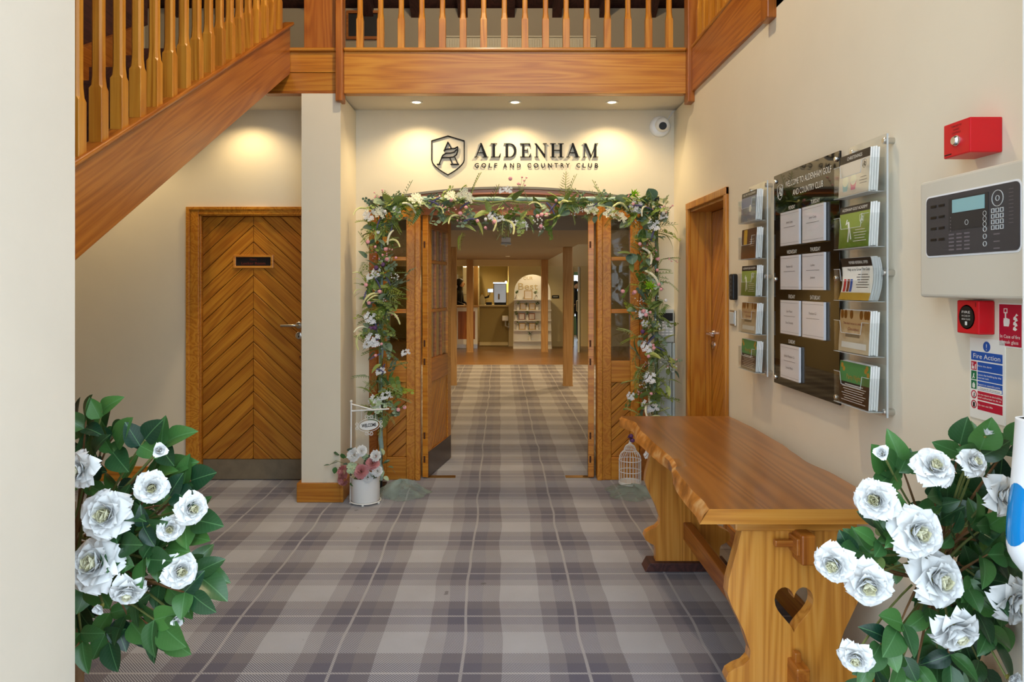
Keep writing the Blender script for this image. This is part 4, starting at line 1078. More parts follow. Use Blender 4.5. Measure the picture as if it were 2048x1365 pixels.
def bezier(a, b, c, n=6): return [(a*(1-t)**2+b*2*t*(1-t)+c*t*t) for t in [i/n for i in range(n+1)]]
def in_poly(p, P):
    c = False
    for i in range(len(P)):
        a, b = P[i], P[i-1]
        if (a[1] > p[1]) != (b[1] > p[1]) and p[0] < (b[0]-a[0])*(p[1]-a[1])/(b[1]-a[1])+a[0]: c = not c
    return c
def rose_tree(label, base, crown, outline, flowers, sprigs, seed, n_extra, xlim):
    rng = random.Random(seed); base = Vector(base)
    t = thing('rose_tree', label, 'potted plant', base)
    build(MB().lathe([(.001,0),(.10,0),(.13,.22),(.14,.23),(.14,.25),(.125,.25),(.12,.22),(.001,.22)], n=28), 'pot', 'pot_grey', t, world=False, smooth=True)
    build(MB().lathe([(.001,.221),(.119,.221),(.119,.226),(.001,.232)], n=20), 'soil', 'soil', t, world=False)
    cc_ = Vector(crown)-base
    build(MB().tube([(0,0,.2),(.012,.005,.45),(-.008,0,.6),tuple(cc_+Vector((0,0,.1)))], [.017,.015,.013,.008], 10), 'trunk', 'twig', t, world=False, smooth=True)
    Y0 = crown[1]
    def loc(px, py, dy):
        p = at(px, py, Y0+dy); p.x = max(xlim[0], min(xlim[1], p.x)); return p-base
    pts = [(x, y, -.16+rng.uniform(-.04,.05)) for x, y in sprigs]
    xs = [p[0] for p in outline]; ys = [p[1] for p in outline]
    cx = sum(xs)/len(xs); cy = sum(ys)/len(ys)
    while len(pts) < len(sprigs)+n_extra:
        x, y = rng.uniform(min(xs),max(xs)), rng.uniform(min(ys),max(ys))
        if in_poly((x,y), outline):
            e = math.hypot((x-cx)/(max(xs)-min(xs))*2, (y-cy)/(max(ys)-min(ys))*2); dz = .21*math.sqrt(max(0.05,1-e*e))
            pts.append((x, y, rng.uniform(-dz, dz*.9)))
    for i, (x, y, dy) in enumerate(pts):
        p = loc(x, y, dy); c = cc_+Vector((0,0,-.10+.12*rng.random()))
        out_ = (p-cc_); out_.y *= .6; out_ = out_.normalized()
        c2 = (c+p)/2+Vector((0,0,.05*rng.uniform(-1,1)))
        start = c+(p-c)*.15
        if i % 2 == 0 or i < len(sprigs): build(MB().tube(bezier(start, c2, p, 5), [.0045,.004,.0035,.003,.0025,.0018], 6), 'branch', 'twig' if i % 3 else 'stem', t, world=False, smooth=True)
        face = Vector((rng.uniform(-.5,.5), -1, rng.uniform(.0,.9)))      # leaves turn to the light of the doorway
        side = out_.cross(face).normalized(); s = rng.uniform(.062,.098)
        for k, an in enumerate((0, 62, -62) if rng.random() < .85 else (35,-35)):
            d = (out_*math.cos(math.radians(an))+side*math.sin(math.radians(an))+Vector((0,-.25,rng.uniform(-.35,.15)))).normalized()
            q = p+out_*(0 if k == 0 else -.022)
            zax = (face+Vector((rng.uniform(-.5,.5),0,rng.uniform(-.5,.5)))); zax = (zax-d*zax.dot(d)).normalized(); yax = zax.cross(d)
            tip = q+base+d*s
            if tip.x > xlim[1]: d.x *= -.3; d.normalize(); zax = (zax-d*zax.dot(d)).normalized(); yax = zax.cross(d)
            m = Matrix(((d.x,yax.x,zax.x,q.x),(d.y,yax.y,zax.y,q.y),(d.z,yax.z,zax.z,q.z),(0,0,0,1))) @ Matrix.Scale(s*(1 if k == 0 else .85),4)
            inst(rng.choice(ROSE_LEAF), 'leaf', t, m)
    for px, py, r, dx, dz, bud in flowers:
        p = loc(px, py, -.22+rng.uniform(-.02,.02)); rr_ = r*(Y0-.20)/F
        d = Vector((dx, -1, dz))
        rose(t, p, d, rr_*.90, rng, bud)
        build(MB().tube(bezier(p-d.normalized()*rr_*.5, p*.6+cc_*.4+Vector((0,.02,0)), p*.35+cc_*.65, 5), .0028, 6), 'flower_stem', 'stem', t, world=False)
    return t
LOUT = [(110,870),(150,862),(170,838),(215,825),(232,885),(320,880),(345,915),(320,935),(380,955),(390,1000),(380,1090),(400,1150),(385,1200),(350,1255),(300,1285),(250,1250),(225,1300),(150,1305),(60,1280),(0,1150),(0,950)]
LFL = [(212,1030,46,.1,.3,0),(190,1128,50,-.1,.45,0),(160,940,34,-.2,.1,0),(303,975,30,.5,.1,0),(318,902,24,.7,.3,1),(384,1018,30,.9,.2,0),(340,1058,24,.4,.1,0),(360,1142,32,.8,.1,0),(255,1183,32,.3,-.6,0),(201,1215,20,.0,-.1,1),(353,1238,20,.5,-.2,1)]
LSP = [(205,822),(172,842),(225,875),(290,880),(335,885),(382,962),(352,985),(385,1040),(372,1075),(400,1155),(385,1190),(330,1100),(300,1120),(335,1175),(330,1268),(322,1250),(262,1245),(218,1285),(165,1285),(285,1215),(240,1090),(300,1050)]
rose_tree('white rose tree in a pot beside the pale entrance reveal', (-1.12,1.86,0), (-1.12,1.86,.80), LOUT, LFL, LSP, 11, 76, (-1.6,1.0))
ROUT = [(1745,905),(1790,895),(1830,935),(1900,905),(1930,885),(1975,868),(2030,885),(2100,905),(2150,1000),(2160,1200),(2120,1400),(1900,1440),(1700,1390),(1700,1320),(1730,1275),(1790,1270),(1815,1235),(1790,1170),(1700,1140),(1720,1095),(1750,1060),(1760,1000)]
RFL = [(1834,1066,47,.0,.15,0),(1876,1160,50,.1,.15,0),(1736,1168,42,-.4,-.2,0),(1910,1262,44,.1,-.5,0),(1668,1128,36,-.8,-.1,0),(1752,1000,38,-.8,.2,0),(1765,908,24,-.8,.5,1),(1868,935,36,-.2,.7,0),(1973,868,22,.1,1.4,1),(2008,992,38,.3,.1,0),(2030,1205,44,.2,-.1,0),(1712,1316,30,-.6,-.2,0),(2022,1358,26,.1,.2,1),(1945,925,28,.2,.5,0)]
RSP = [(1770,940),(1800,925),(1920,890),(1960,900),(2020,890),(1690,1110),(1720,1105),(1790,1045),(1900,1060),(1940,1050),(1975,1110),(1990,1040),(1760,1290),(1795,1260),(1740,1330),(1800,1330),(1830,1350),(1950,1220),(1985,1280),(1750,1085),(1870,1000),(1960,1170),(1900,1330),(1850,1230)]
rose_tree('white rose tree in a pot between the trestle table and the sanitiser dispenser', (1.135,1.84,0), (1.135,1.84,.78), ROUT, RFL, RSP, 23, 78, (.4,1.262))

# ================================================================== GARLAND ARCH OVER THE DOORS
YG = 5.12
gx = lambda px: (px-1000)*YG/F
gz = lambda py: CZ-(py-570)*YG/F
XL_, XR_, ZB_ = gx(762), gx(1313), gz(399)
gs = thing('garland_stand', 'dark square metal arch stand wrapped in grey-green cloth', 'flower stand', (XL_,YG,0))
for x in (XL_, XR_):
    build(MB().box(x-.010,x+.010,YG-.010,YG+.010,0,ZB_+.015), 'post', 'black', gs)
    build(MB().box(x-.02,x+.02,YG-.14,YG+.14,0,.012), 'foot', 'black', gs)
    build(MB().box(x-.016,x+.016,YG-.016,YG+.016,ZB_-.012,ZB_+.02), 'corner_joint', 'black', gs)
    pts = [(x+.004*math.sin(k*2.1), YG, .06+k*.06) for k in range(30)]
    build(MB().tube(pts, [.015+.004*math.sin(k*1.7) for k in range(30)], 10), 'cloth_wrap', 'sash', gs, smooth=True)
build(MB().tube([(XL_+.02+k*(XR_-XL_-.04)/40, YG, ZB_+.003*math.sin(k*1.3)) for k in range(41)], [.017+.003*math.sin(k*2.3) for k in range(41)], 10), 'cloth_wrap', 'sash', gs, smooth=True)
ga = thing('flower_garland', 'artificial flower and eucalyptus garland framing the double doors', 'garland', (0,YG,1.2))
g = random.Random(5)
EUC = [leaf_mesh('leaf', 'eucalyptus', 1, .95, .85, .1, .08, nx=6), leaf_mesh('leaf', 'eucalyptus', 1, .7, .75, .3, .1, nx=6)]
GLF = [leaf_mesh('leaf', 'garland_leaf', 1, .42, .7, .4, .12, nx=6), leaf_mesh('leaf', 'garland_leaf', 1, .26, .8, .7, .1, nx=6), leaf_mesh('leaf', 'garland_leaf', 1, .6, .75, .25, .12, nx=6)]
def frond(name, mat, n=9, ln=1.0, w_=.34):
    mb = MB().tube([(0,0,0),(ln*.5,0,.03),(ln,0,-.04)], .012, 4)
    for k in range(n):
        x = ln*(.12+.82*k/n); l = w_*(1-.75*k/n)
        for s in (-1,1):
            b = len(mb.v); z = .03*math.sin(PI*x)
            mb.v += [(x,0,z),(x+.05,s*l*.5,z+.03),(x+.16*l+.10,s*l,z-.03),(x+.07,s*l*.45,z+.0)]; mb._f((b,b+1,b+2,b+3))
    return mb.mesh(name, mat)
FERN = [frond('fern_frond', 'fern'), frond('fern_frond', 'garland_leaf', 7, 1, .28)]
def cluster(name, mat, n=16, seed=1, flat=.6):
    r_ = random.Random(seed); mb = MB()
    for i in range(n):
        a = r_.random()*2*PI; rr = math.sqrt(r_.random())*.42; c = Vector((rr*math.cos(a), rr*math.sin(a), flat*(.22-rr*rr)+r_.uniform(-.04,.04)))
        t = r_.random()*6
        for k in range(4):
            an = t+k*PI/2; d = Vector((math.cos(an), math.sin(an), .25)); e = Vector((-math.sin(an), math.cos(an), 0))
            b = len(mb.v); s = .15
            mb.v += [tuple(c), tuple(c+d*s*.6+e*s*.42), tuple(c+d*s*1.05), tuple(c+d*s*.6-e*s*.42)]; mb._f((b,b+1,b+2,b+3))
    return mb.mesh(name, mat)
CL_W = [cluster('flower_cluster','petal_white',16,1), cluster('flower_cluster','petal_white',12,2), cluster('flower_cluster','petal_cream',16,3)]
CL_P = cluster('flower_cluster','petal_pink',9,4); CL_G = cluster('flower_cluster','pale_green',16,6)
def budmesh(name, mat):
    mb = MB().lathe([(.01,-.9),(.06,-.5),(.22,-.2),(.34,.15),(.30,.5),(.12,.62)], n=7); return mb.mesh(name, mat, True)
BUD_P, BUD_U, BUD_W = budmesh('pink_bud','petal_pink'), budmesh('purple_flower','purple'), budmesh('white_bud','petal_white')
def spike(name, mat, r=.05, bend=.25, knob=.02):
    pts = [(t, 0, bend*math.sin(t*2.2)-bend*t*t*1.2) for t in [i/12 for i in range(13)]]
    rs = [r*(.55+.45*math.sin(PI*(.1+.85*i/12)))+knob*(i%2) for i in range(13)]
    return MB().tube(pts, rs, 7).mesh(name, mat, True)
LAV = spike('lavender_spike','lavender',.05,.1,.03); TAS = spike('tassel_flower','tassel',.055,.35,.012); TASW = spike('tassel_flower','petal_cream',.06,.3,.014)
def spray(name, mat, n=9, seed=3):
    r_ = random.Random(seed); mb = MB(); mb.cur = 0
    for i in range(n):
        e = Vector((r_.uniform(.45,1), r_.uniform(-.42,.42), r_.uniform(-.25,.3)))
        mb.cur = 0; mb.tube([(0,0,0), tuple(e*.5+Vector((.05,0,.04))), tuple(e)], .008, 3)
        mb.cur = 1; mb.ball(tuple(e), .055, 6, 4)
    return mb.mesh(name, ['stem', mat])
SPR = [spray('berry_spray','petal_white',9,3), spray('berry_spray','petal_pink',8,4), spray('leaf_spray','garland_leaf',12,5)]
def sprig(name, mat, seed):
    r_ = random.Random(seed); mb = MB().tube([(0,0,0),(.5,0,.06),(1,0,-.05)], .010, 4)
    for k in range(11):
        x = .1+.085*k; sd = 1 if k % 2 else -1; rr = .13*(1-.04*k)
        c = Vector((x+.04, sd*rr*.95, .06*math.sin(PI*x)+r_.uniform(-.05,.05))); n = Vector((r_.uniform(-.5,.5), r_.uniform(-.5,.5), 1)).normalized(); e = n.orthogonal().normalized(); h = n.cross(e)
        b = len(mb.v); mb.v += [tuple(c+(e*math.cos(q*PI/3)+h*math.sin(q*PI/3))*rr) for q in range(6)]; mb._f(tuple(b+q for q in range(6)))
    return mb.mesh(name, mat)
SPG = [sprig('eucalyptus_sprig','eucalyptus',1), sprig('eucalyptus_sprig','garland_leaf',2), sprig('eucalyptus_sprig','fern',3)]
SUC = MB()
for k in range(16):
    a = k*2.4; tl = .25+.05*k; d = Vector((math.cos(a)*math.sin(tl), math.sin(a)*math.sin(tl), math.cos(tl))); SUC.tube([(0,0,0), tuple(d*.3), tuple(d*.6)], [.03,.07,.005], 5)
SUC = SUC.mesh('succulent', 'lime', True)
def gput(me, nm, px, py, d, s, dy=0, roll=None):
    p = Vector((gx(px), YG+dy, gz(py)))-Vector((0,YG,1.2)); p.x = max(-1.0, min(1.25, p.x))
    tip = p+Vector(d).normalized()*s
    if tip.x < -1.045: s *= (p.x+1.045)/(p.x-tip.x)
    if tip.x > 1.285: s *= (1.285-p.x)/(tip.x-p.x)
    s = max(s, .03)
    return inst(me, nm, ga, aim(p, d, g.uniform(-.8,.8) if roll is None else roll, s))
def rdir(out=.6): return Vector((g.uniform(-1,1), -g.uniform(.1,out), g.uniform(-1,1)))
def face_m(px, py, s, dy, me, nm):
    """flower facing the entrance: local z to -y with a little tilt"""
    p = Vector((gx(px), YG+dy, gz(py)))-Vector((0,YG,1.2))
    z = Vector((g.uniform(-.4,.4), -1, g.uniform(-.1,.5))).normalized(); x = z.orthogonal().normalized(); y = z.cross(x)
    return inst(me, nm, ga, Matrix(((x.x,y.x,z.x,p.x),(x.y,y.y,z.y,p.y),(x.z,y.z,z.z,p.z),(0,0,0,1))) @ Matrix.Scale(s,4))
def along():
    u = g.random()
    if u < .36:
        px, py = 766+g.gauss(0,14), g.uniform(405,835)
        if 690 < py < 760 and g.random() < .6: py -= 120
    elif u < .66:
        px, py = g.uniform(765,1310), 404+abs(g.gauss(0,13))
        if 905 < px < 1095 and g.random() < .7: py += g.uniform(4,38)
    else: px, py = 1302+g.gauss(0,14)-(8 if g.random() < .4 else 0), g.uniform(400,840)
    return px, py
for k in range(145):
    px, py = along(); gput(g.choice(EUC), 'leaf', px, py, rdir(), g.uniform(.055,.10), g.uniform(-.07,.02))
for k in range(150):
    px, py = along(); gput(g.choice(GLF), 'leaf', px, py, rdir(), g.uniform(.07,.14), g.uniform(-.07,.02))
for k in range(150):
    px, py = along(); gput(g.choice(SPG), 'eucalyptus_sprig', px, py, rdir(), g.uniform(.10,.19), g.uniform(-.06,.02))
for k in range(260):
    px, py = along(); gput(g.choice(FERN), 'fern_frond', px, py, rdir(), g.uniform(.11,.20), g.uniform(-.05,.03))
for k in range(60):
    px, py = along(); gput(g.choice(SPR), 'berry_spray', px, py, rdir(.9), g.uniform(.07,.13), g.uniform(-.08,.0))
for px, py, s, q in ((745,432,.115,0),(764,430,.10,2),(758,545,.08,0),(748,555,.08,1),(746,634,.10,0),(752,676,.12,0),(742,690,.09,1),(836,405,.12,2),(905,398,.10,2),(930,393,.10,2),(940,402,.09,2),(1180,424,.10,2),(1219,431,.11,2),(1238,440,.09,2),(1268,416,.11,0),(1303,452,.10,0),(1322,437,.06,1),(1282,628,.08,1),(1289,692,.09,0),(1296,752,.10,0),(1290,806,.09,0),(1300,815,.09,1),(1257,788,.07,0),(766,742,.08,1),(815,705,.07,1),(776,790,.09,1),(1030,452,.08,1),(1045,455,.08,1),(985,435,.07,0),(1000,442,.07,1),(798,422,.07,0),(1018,382,.06,0),(1006,385,.06,1),(757,800,.12,0),(1285,645,.06,0),(1300,900,.10,1),(1292,905,.07,0)):
    face_m(px, py, s, -.085, CL_W[q], 'flower_cluster')
face_m(762, 806, .13, -.09, CL_G, 'flower_cluster'); face_m(1308, 566, .10, -.08, CL_G, 'flower_cluster')
for k in range(26):
    px, py = along(); face_m(px, py, g.uniform(.03,.042), -.095, BUD_P if k % 5 else BUD_W, 'pink_bud')
for px, py in ((741,437+50),(780,521),(778,500),(766,584),(738,570),(744,606),(922,430),(988,448),(1075,436),(1082,434),(1092,434),(1080,457),(1240,583),(1262,586),(1286,630),(1280,622),(1020,352+10),(800,815),(812,810)):
    face_m(px, py, .045, -.10, BUD_P, 'pink_bud')
for px, py in ((748,656),(755,655),(770,532),(757,538),(1280,662),(1255,868),(1258,875)): face_m(px, py, .05, -.095, BUD_U, 'purple_flower')
for k in range(26):
    px, py = along(); gput(LAV, 'lavender_spike', px, py, rdir(.5), g.uniform(.07,.11), -.07)
for k in range(20):
    px, py = along(); gput(TAS if k % 3 else TASW, 'tassel_flower', px, py, Vector((g.uniform(-1,1), -.4, g.uniform(-1,.4))), g.uniform(.09,.15), -.07)
for px, py, dx, dz in ((738,420,-1,-.3),(735,660,-.5,-1),(728,555,-1,.6),(726,580,-1,-.4),(722,560,-1,.1),(1320,468,.8,-.6),(1335,450,.9,-.5),(1270,670,-.3,-1),(1272,700,-.4,-1),(1330,760,1,.2)):
    gput(TAS if px < 1250 else GLF[1], 'tassel_flower' if px < 1250 else 'leaf', px, py, Vector((dx,-.3,dz)), .15, -.05)
for px, py, dx, dz in ((1318,520,1,.1),(745,510,-.5,1),(1005,420,0,-1),(1012,425,.1,-1),(1318,790,1,-.3),(1135,400,.3,1),(1130,398,0,1),(942,395,.4,1),(775,790,.9,-.2),(715,585,-1,-.7),(728,570,-1,.2)):
    gput(FERN[px % 2], 'fern_frond', px, py, Vector((dx,-.15,dz)), .19, -.04)
gput(SPR[1], 'berry_spray', 1040, 395, Vector((.25,-.1,1)), .15, -.05)
face_m(1264, 392, .09, -.06, SUC, 'succulent'); face_m(1294, 574, .10, -.11, SUC, 'succulent')
vine = MB().tube([(gx(1310),YG-.03,gz(742)),(gx(1330),YG-.04,gz(725)),(gx(1340),YG-.03,gz(745)),(gx(1336),YG-.03,gz(775))], .003, 5)
build(vine, 'vine_stem', 'stem', ga)
for px, py, dx, dz in ((1312,755,.1,-1),(1318,745,.3,1),(1332,770,.2,-1),(1336,750,-.2,1),(1326,735,.8,.2)): gput(GLF[0], 'leaf', px, py, Vector((dx,-.2,dz)), .085, -.03, .3)
mb = MB()                                                      # wiry stem that carries everything
build(mb.tube([(XL_+.005*math.sin(k), YG-.025, gz(835-k*14.5)) for k in range(30)]+[(XL_+(XR_-XL_)*k/30, YG-.025, ZB_-.02-.008*math.sin(k*1.7)) for k in range(31)]+[(XR_+.005*math.sin(k), YG-.025, gz(400+k*14.5)) for k in range(31)], .007, 6), 'garland_stem', 'stem', ga)

# --- tulle gathered on the floor at both ends
def tulle_pile(label, cx, cy, rx, ry, h, seed):
    r_ = random.Random(seed); ph = [r_.random()*6 for _ in range(4)]
    def f(u, v):
        a = 2*PI*u; rr = v*(1+.12*math.sin(3*a+ph[0])+.07*math.sin(7*a+ph[1]))
        z = h*math.exp(-1.6*v**4)*(1-.35*v)*(1+.16*math.sin(4*a+ph[2]))*(1+.10*math.sin(5*v+ph[3]))+.004
        return (cx+rx*rr*math.cos(a), cy+ry*rr*math.sin(a), max(.003, z*(1-v**4)))
    return build(MB().grid(f, 36, 10), 'tulle_drape', 'tulle', None, smooth=True, label=label, cat='fabric')
tulle_pile('sheer grey-green tulle gathered on the carpet behind the welcome planter', -.69, 4.98, .20, .15, .085, 2)
tulle_pile('sheer grey-green tulle gathered on the carpet under the white birdcage', .95, 5.02, .21, .20, .045, 4)

# --- birdcage
BX, BY = gx(1260)*5.15/YG, 5.15
bc = thing('birdcage', 'small white wire birdcage with a domed top', 'birdcage', (BX,BY,.0))
rb = .079
build(MB().lathe([(.001,.03),(rb+.004,.03),(rb+.004,.042),(.001,.042)], n=28), 'base', 'white_paint', bc, world=False)
mb = MB()
for k in range(22):
    a = 2*PI*k/22; c_, s_ = math.cos(a), math.sin(a)
    mb.tube([(rb*c_,rb*s_,.04),(rb*c_,rb*s_,.20),(rb*.96*c_,rb*.96*s_,.225),(rb*.80*c_,rb*.80*s_,.25),(rb*.56*c_,rb*.56*s_,.268),(rb*.50*c_,rb*.50*s_,.285),(rb*.38*c_,rb*.38*s_,.303),(.008*c_,.008*s_,.318)], .0017, 4)
build(mb, 'bars', 'white_paint', bc, world=False)
for z_, r_ in ((.20,rb),(.12,rb),(.268,rb*.56),(.045,rb)): build(MB().tube([(r_*math.cos(2*PI*k/28), r_*math.sin(2*PI*k/28), z_) for k in range(29)], .0028, 5), 'hoop', 'white_paint', bc, world=False)
build(MB().lathe([(.010,.315),(.012,.322),(.006,.328),(.010,.336),(.002,.343)], n=12), 'finial', 'white_paint', bc, world=False, smooth=True)

# ================================================================== WELCOME PLANTER
PYp = 4.79; PXp = at(731,1000,PYp).x
wp = thing('welcome_planter', 'white metal bucket stand with a hanging oval WELCOME sign', 'planter', (PXp,PYp,0))
rp = .096
build(MB().lathe([(.001,.020),(rp-.004,.020),(rp,.03),(rp,.172),(rp+.004,.176),(rp+.002,.18),(rp-.005,.176),(rp-.006,.15),(.001,.15)], n=36), 'bucket', 'white_paint', wp, world=False, smooth=True)
build(MB().tube([(rp*1.06*math.cos(2*PI*k/32), rp*1.06*math.sin(2*PI*k/32), .018) for k in range(33)], .0045, 6), 'base_ring', 'white_paint', wp, world=False)
for a in (200,270,340,90): build(MB().ball((rp*1.05*math.cos(math.radians(a)), rp*1.05*math.sin(math.radians(a)), .0085), .0085, 10, 7), 'ball_foot', 'white_paint', wp, world=False, smooth=True)
px_ = -.102
build(MB().tube([(px_,0,.012),(px_+.004,0,.35),(px_+.006,0,.675)], .0058, 8).ball((px_+.006,0,.683), .010), 'pole', 'white_paint', wp, world=False, smooth=True)
build(MB().tube([(px_+.006,0,.618),(.16,0,.632)], .0055, 8), 'arm', 'white_paint', wp, world=False)
build(MB().tube([(px_+.006,0,.665),(.055,0,.626)], .0045, 8), 'brace', 'white_paint', wp, world=False)
Zs = CZ-(851-570)*PYp/F; Xs = at(738,851,PYp).x-PXp
sg = build(MB().prism([(Xs+.064*math.cos(a), Zs+.033*math.sin(a)+.10*.064*math.cos(a)) for a in [2*PI*k/30 for k in range(30)]], -.004, .0, (0,2,1)), 'oval_sign', 'white_paint', wp, world=False)
mb = MB(); add_text(mb, 'WELCOME', 0, 0, .023, wd=.098, z=0, bold=.03)
mb.v = [(Xs+p[0], -.0048, Zs-.010+p[1]+.10*p[0]) for p in mb.v]; build(mb, 'lettering', 'ink', sg, world=False)
mb = MB()
def scroll(cx, cz, s, a0, turns=1.4, flip=1):
    P = []
    for k in range(15):
        t = k/14; a = a0+flip*t*turns*2*PI; r_ = s*(1-.75*t); P.append((cx+r_*math.cos(a), -.002, cz+r_*math.sin(a)))
    mb.tube(P, .0022, 5)
for sx_, sz_ in ((0,1),(0,-1)):
    scroll(Xs-.016, Zs+sz_*.055, .015, 0, 1.3, sz_); scroll(Xs+.016, Zs+sz_*.055, .015, PI, 1.3, -sz_)
for sx_ in (-1,1):
    scroll(Xs+sx_*.083, Zs+.013+sx_*.008, .013, -PI/2, 1.3, -sx_); scroll(Xs+sx_*.083, Zs-.013+sx_*.008, .013, PI/2, 1.3, sx_)
mb.tube([(Xs+.074*math.cos(a), -.002, Zs+.044*math.sin(a)+.0074*math.cos(a)) for a in [2*PI*k/28 for k in range(29)]], .0018, 5)
build(mb, 'scrollwork', 'white_paint', sg, world=False)
mb = MB()
for xx in (Xs-.05, Xs+.045):
    z_ = Zs+.037
    while z_ < .626: mb.tube([(xx-.003,0,z_),(xx,0,z_+.005),(xx+.003,0,z_+.010)], .0015, 4); z_ += .011
build(mb, 'chain', 'white_paint', wp, world=False)
# flowers standing in the bucket
fa_ = thing('flower_arrangement', 'pink peonies, white roses and eucalyptus filling the white bucket', 'flowers', (PXp,PYp,.16))
f_ = random.Random(9)
def blossom(name, mat, seed, n=70):
    r_ = random.Random(seed); mb = MB()
    for i in range(n):
        a = i*2.4; tl = .10+1.75*(i/n)**.75; ln = .80+.2*(i/n)+r_.uniform(-.06,.06)
        d = Vector((math.cos(a)*math.sin(tl), math.sin(a)*math.sin(tl), math.cos(tl))); e = Vector((-math.sin(a), math.cos(a), 0)); u_ = d.cross(e)
        for k in range(1):
            b = len(mb.v); w_ = .24; q_ = Vector((d.x*.5, d.y*.5, .55)).normalized()
            mb.v += [tuple(d*ln*.45-e*w_*.5), tuple(d*ln*.45+e*w_*.5), tuple(d*ln*.85+e*w_+q_*.16), tuple(d*ln*.98+q_*r_.uniform(.12,.26)), tuple(d*ln*.85-e*w_+q_*.16)]; mb._f((b,b+1,b+2,b+3,b+4))
    return mb.mesh(name, mat)
PEO = [blossom('peony_flower','petal_rose',1), blossom('peony_flower','petal_rose',2)]; WRO = blossom('white_flower','petal_white',3, 40); HYD = [cluster('hydrangea_flower','pale_green',34,12,1.6)]
def fput(me, nm, px, py, dy, s, d):
    p = at(px, py, PYp); p.y += dy; p -= Vector((PXp,PYp,.16)); z = Vector(d).normalized(); x = z.orthogonal().normalized(); y = z.cross(x)
    inst(me, nm, fa_, Matrix(((x.x,y.x,z.x,p.x),(x.y,y.y,z.y,p.y),(x.z,y.z,z.z,p.z),(0,0,0,1))) @ Matrix.Scale(s,4))
fput(PEO[0],'peony_flower',692,940,-.06,.046,(-.8,-.7,.1)); fput(PEO[1],'peony_flower',691,955,-.06,.040,(-.7,-.7,-.5)); fput(PEO[1],'peony_flower',728,937,-.09,.048,(-.1,-1,.4)); fput(PEO[0],'peony_flower',749,922,-.07,.048,(.2,-.9,.6))
fput(HYD[0],'hydrangea_flower',710,930,-.09,.080,(-.2,-1,.5))
for px, py, s in ((740,949,.038),(759,937,.036),(713,905,.045),(728,897,.036),(756,907,.038)): fput(WRO,'white_flower',px,py,-.08,s,(f_.uniform(-.3,.3),-1,.3))
def fl(px, py, d, s, me=None):
    p = at(px, py, PYp); p.y += f_.uniform(-.09,.02); inst(me or f_.choice(EUC), 'leaf', fa_, aim(p-Vector((PXp,PYp,.16)), d, f_.uniform(-.9,.9), s))
DK = [leaf_mesh('leaf', 'rose_leaf', 1, .8, .85, .1, .1, nx=6), leaf_mesh('leaf', 'rose_leaf', 1, .4, .8, .3, .1, nx=6)]
for k in range(46):
    px, py = f_.gauss(742,20), f_.gauss(925,20)
    if py < 965: fl(px, py, (f_.uniform(-1,1), -f_.uniform(.2,1), f_.uniform(-.6,1)), f_.uniform(.035,.06), f_.choice(DK+EUC))
for px, py, dx, dz in ((678,912,-1,.6),(690,915,-.2,.8),(676,925,-1,-.2),(662,929,-1,0),(674,932,-.2,-1),(770,950,.6,-.3),(775,935,.9,.1),(740,958,.3,-1),(745,965,.7,-.8)): fl(px, py, (dx,-.3,dz), .045, DK[0] if px < 700 else EUC[1])
for px in (780,): gput
build(MB().tube([at(706,935,PYp-.03),at(690,928,PYp-.03),at(672,922,PYp-.03),at(660,930,PYp-.03)], .002, 5), 'leaf_stem', 'stem', fa_)
build(MB().lathe([(.001,-.012),(.088,-.012),(.06,.03),(.001,.05)], n=16), 'moss', 'stem', fa_, world=False)

# ================================================================== UPSTAIRS DETAILS
YU = 6.8
rd = thing('radiator', 'cream panel radiator on the upper landing wall', 'radiator', mat=frame_back(0, 0, YU))
x0, x1 = (893-1000)*YU/F, (1190-1000)*YU/F; zt2 = CZ-(77-570)*YU/F
build(MB().box(x0,x1,zt2-.55,zt2-.012,.02,.06), 'panel', 'radiator', rd, world=False)
n = 30
for k in range(n):
    xx = x0+(x1-x0)*(k+.5)/n; build(MB().box(xx-.014,xx+.014,zt2-.53,zt2-.03,.06,.072), 'rib', 'radiator', rd, world=False, bevel=.004)
build(MB().box(x0,x1,zt2-.012,zt2,.015,.075), 'top_grille', 'radiator', rd, world=False)
build(MB().box(x0+.1,x0+.13,zt2-.5,zt2-.2,0,.02).box(x1-.13,x1-.1,zt2-.5,zt2-.2,0,.02), 'bracket', 'radiator', rd, world=False)
pf = thing('framed_board', 'dark board in a wooden frame on the upper landing wall', 'picture', mat=frame_back((727-1000)*YU/F, 0, YU))
za, zb2 = CZ-(80-570)*YU/F, CZ-(23-570)*YU/F
build(MB().prism_hole([(-.16,za),(.16,za),(.16,zb2),(-.16,zb2)], [[(-.14,za+.025),(.14,za+.025),(.14,zb2-.025),(-.14,zb2-.025)]], 0, .03), 'frame', 'red_oak_x', pf, world=False)
build(MB().box(-.14,.14,za+.025,zb2-.025,.002,.012), 'board', 'black', pf, world=False)

